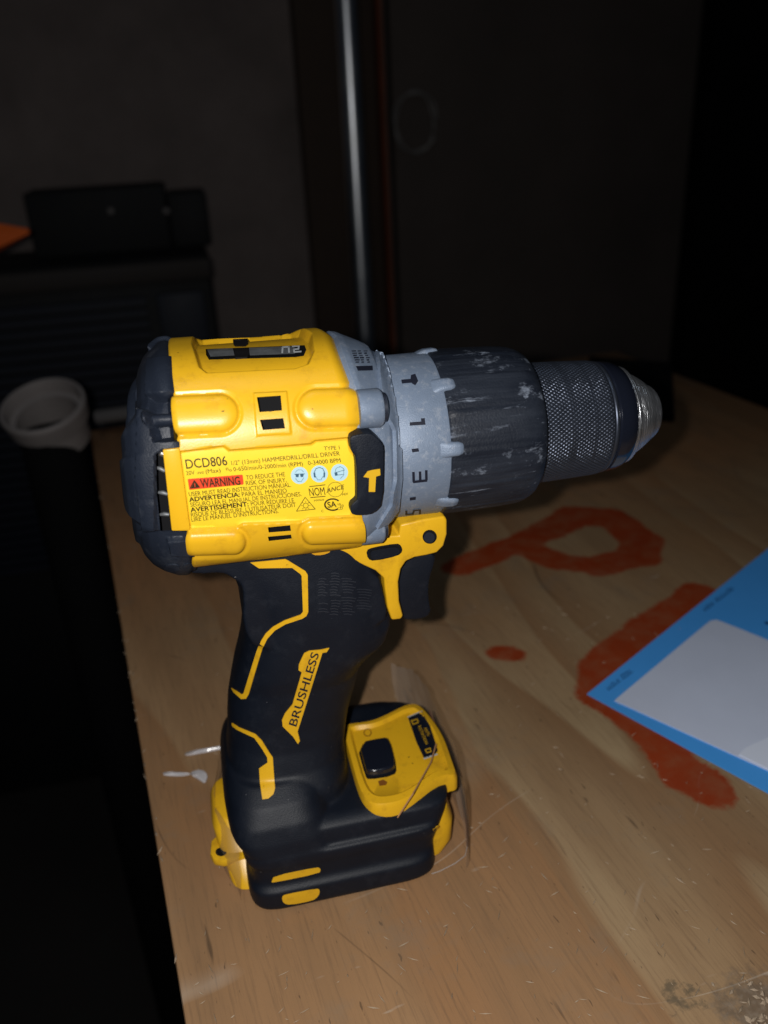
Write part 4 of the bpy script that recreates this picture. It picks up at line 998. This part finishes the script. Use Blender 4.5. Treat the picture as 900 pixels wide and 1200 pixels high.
V, Fc = tube([atz(548, 990, 0.5), atz(545, 1003, 0.5), atz(533, 1012, 0.5), atz(515, 1021, 0.5), atz(506, 1024, 0.5)], 0.16, 6); mk('edge_line', V, Fc, mat('film_bead', (0.4, 0.36, 0.34), 0.2), film, 60)
edge_pts = [aty(463, 960, -34), aty(486, 925, -33.5), aty(505, 893, -22)+np.array([0, -8, 1.0]), aty(511, 870, -12)+np.array([0, -4, 0])]
ep = [atz(px, py, 31.2) for px, py in ((505, 893), (511, 872))]
tp = [aty(466, 958, -35.2), aty(484, 930, -34.6)] + ep
V, Fc = tube(tp, 0.25, 6); mk('folded_edge', V, Fc, mat('film_edge', (0.42, 0.22, 0.10), 0.3), film, 60)

# scraps of clear plastic and stray fibres left of the foot
M_scrap = mat('cloudy_plastic', (0.55, 0.53, 0.55), 0.2, spec=0.8)
def scrap(pts, z, name, label):
    P = smooth_poly(pts, 1); V2 = [atz(px, py, 0.6+0.9*math.sin(i*1.7)**2) for i, (px, py) in enumerate(P)]; c = np.mean(V2, 0)+np.array([0, 0, z]); n = len(V2)
    D2 = [v-np.array([0, 0, 0.5]) for v in V2]
    V = np.array(V2+[c]+D2); Fc = [(i, (i+1) % n, n) for i in range(n)] + [(i, i+n+1, (i+1) % n+n+1, (i+1) % n) for i in range(n)]
    o = mk(name, V, Fc, M_scrap, None, 50); tag(o, label, 'plastic scrap'); return o
scrap([(216, 882), (238, 877), (270, 872), (270, 875), (240, 881), (218, 885)], 0.8, 'plastic_scrap', 'long bright sliver of plastic just left of the drill grip')
scrap([(222, 905), (236, 901), (244, 908), (240, 918), (232, 912), (226, 909)], 0.7, 'plastic_scrap', 'small cloudy curled scrap of plastic near the bench edge')
scrap([(190, 905), (205, 904), (226, 906), (212, 909), (192, 908)], 0.4, 'plastic_scrap', 'thin pale streak of plastic nearest the left bench edge')

# ------------------------------------------------------------------ blue folder, black box
fold = thing('folder', 'bright blue paper folder with a pale blank inset on the bench at right', 'folder', tuple(atz(800, 800)))
M_blue = mat('blue_card', (0.065, 0.36, 0.90), 0.6, var=0.06, vscale=30)
M_pale = mat('pale_paper', (0.60, 0.66, 0.82), 0.7, var=0.06, vscale=40)
c0 = atz(688, 813); e1 = (atz(900, 643)-c0)*1.35; e2 = (atz(900, 929)-c0)*1.25
def lift(p):
    d = p-c0; u = np.clip(d@e1/(e1@e1), 0, 1); v = np.clip(d@e2/(e2@e2), 0, 1)
    return 0.5 + 5.0*u*v + 1.2*math.sin(u*3.0+0.4)*v*(1-v)*2 + 1.5*u*(1-u)
def plate(name, poly, off, thick, m, parent, grid=14):
    v, f = cdt(poly, grid); T = []
    for q_ in v:
        p = atz(*q_)
        for _ in range(3): p = atz(q_[0], q_[1], lift(p)+off)
        T.append(p)
    n = len(T); B_ = [t-np.array([0, 0, thick]) for t in T]; cnt = {}; FF = list(f)+[tuple(i+n for i in x)[::-1] for x in f]
    for a in f:
        for k in range(len(a)): e = (a[k], a[(k+1) % len(a)]); cnt.setdefault(tuple(sorted(e)), []).append(e)
    for k, es in cnt.items():
        if len(es) == 1: a_, b_ = es[0]; FF.append((b_, a_, a_+n, b_+n))
    return mk(name, np.array(T+B_), FF, m, parent, 30)
cover = plate('cover', [tuple(proj(c)) for c in (c0, c0+e1, c0+e1+e2, c0+e2)], 0.0, 0.4, M_blue, fold)
inset = plate('inset', smooth_poly([(726, 823.4), (720.5, 821.3), (720.2, 820.8), (724, 817.5), (824, 734), (836, 725), (850, 730), (905, 752), (960, 775), (960, 930), (905, 905)], 1), 0.35, 0.3, M_pale, fold)
plate('paper_slip', [(866, 884), (874, 876), (905, 862), (930, 860), (930, 915), (905, 903)], 0.7, 0.3, mat('white_paper', (0.70, 0.76, 0.90), 0.7), fold)
bv_f = bvh_of(cover)
its = []
random.seed(3)
def scribble(a, b, hgt, n, gap):
    a = np.array(a, float); b = np.array(b, float); t = (b-a)/np.linalg.norm(b-a); u = np.array([t[1], -t[0]])
    for k in range(n):
        if k in gap: continue
        s0 = a+(b-a)*(k/n); hh = hgt*random.uniform(0.6, 1.1)
        its.append(stroke2([s0, s0+u*hh+t*0.8], 1.0)); its.append(stroke2([s0, s0+(b-a)/n*0.9], 0.9))
        if random.random() < 0.5: its.append(stroke2([s0+u*hh*0.9, s0+u*hh*0.8+(b-a)/n*0.8], 0.9))
M_dbl = mat('dark_blue_ink', (0.010, 0.06, 0.2), 0.5)
for args_ in (((713, 809), (742, 787), 5, 10, (5,)), ((826, 716), (860, 690), 4, 12, (4,))):
    its = []; scribble(*args_); print_px('lettering', its, bv_f, M_dbl, cover, h=0.1)
its = []
its.append(stroke2([(897, 730), (903, 731)], 3))
print_px('printed_dot', its, bv_f, M_dbl, cover, h=0.1)
# black box behind the chuck
c1 = atz(722, 486); c2 = atz(790, 492); c3 = atz(790, 436, 0); 
bx = np.linalg.norm(c2-c1)
V, Fc = box((0, 0, 0), (1, 1, 1)); 
P = np.array([atz(690, 490), atz(790, 495), atz(787, 432), atz(690, 424)]); up_ = P.copy(); up_[:, 2] = 6; V, Fc = loft([P+np.array([0, 0, .2]), up_])
o = mk('black_box', V, Fc, M_void, None, 30, origin=tuple(P.mean(0))); bevel_obj(o, 1.0); tag(o, 'flat matt black box lying on the bench behind the chuck', 'box')
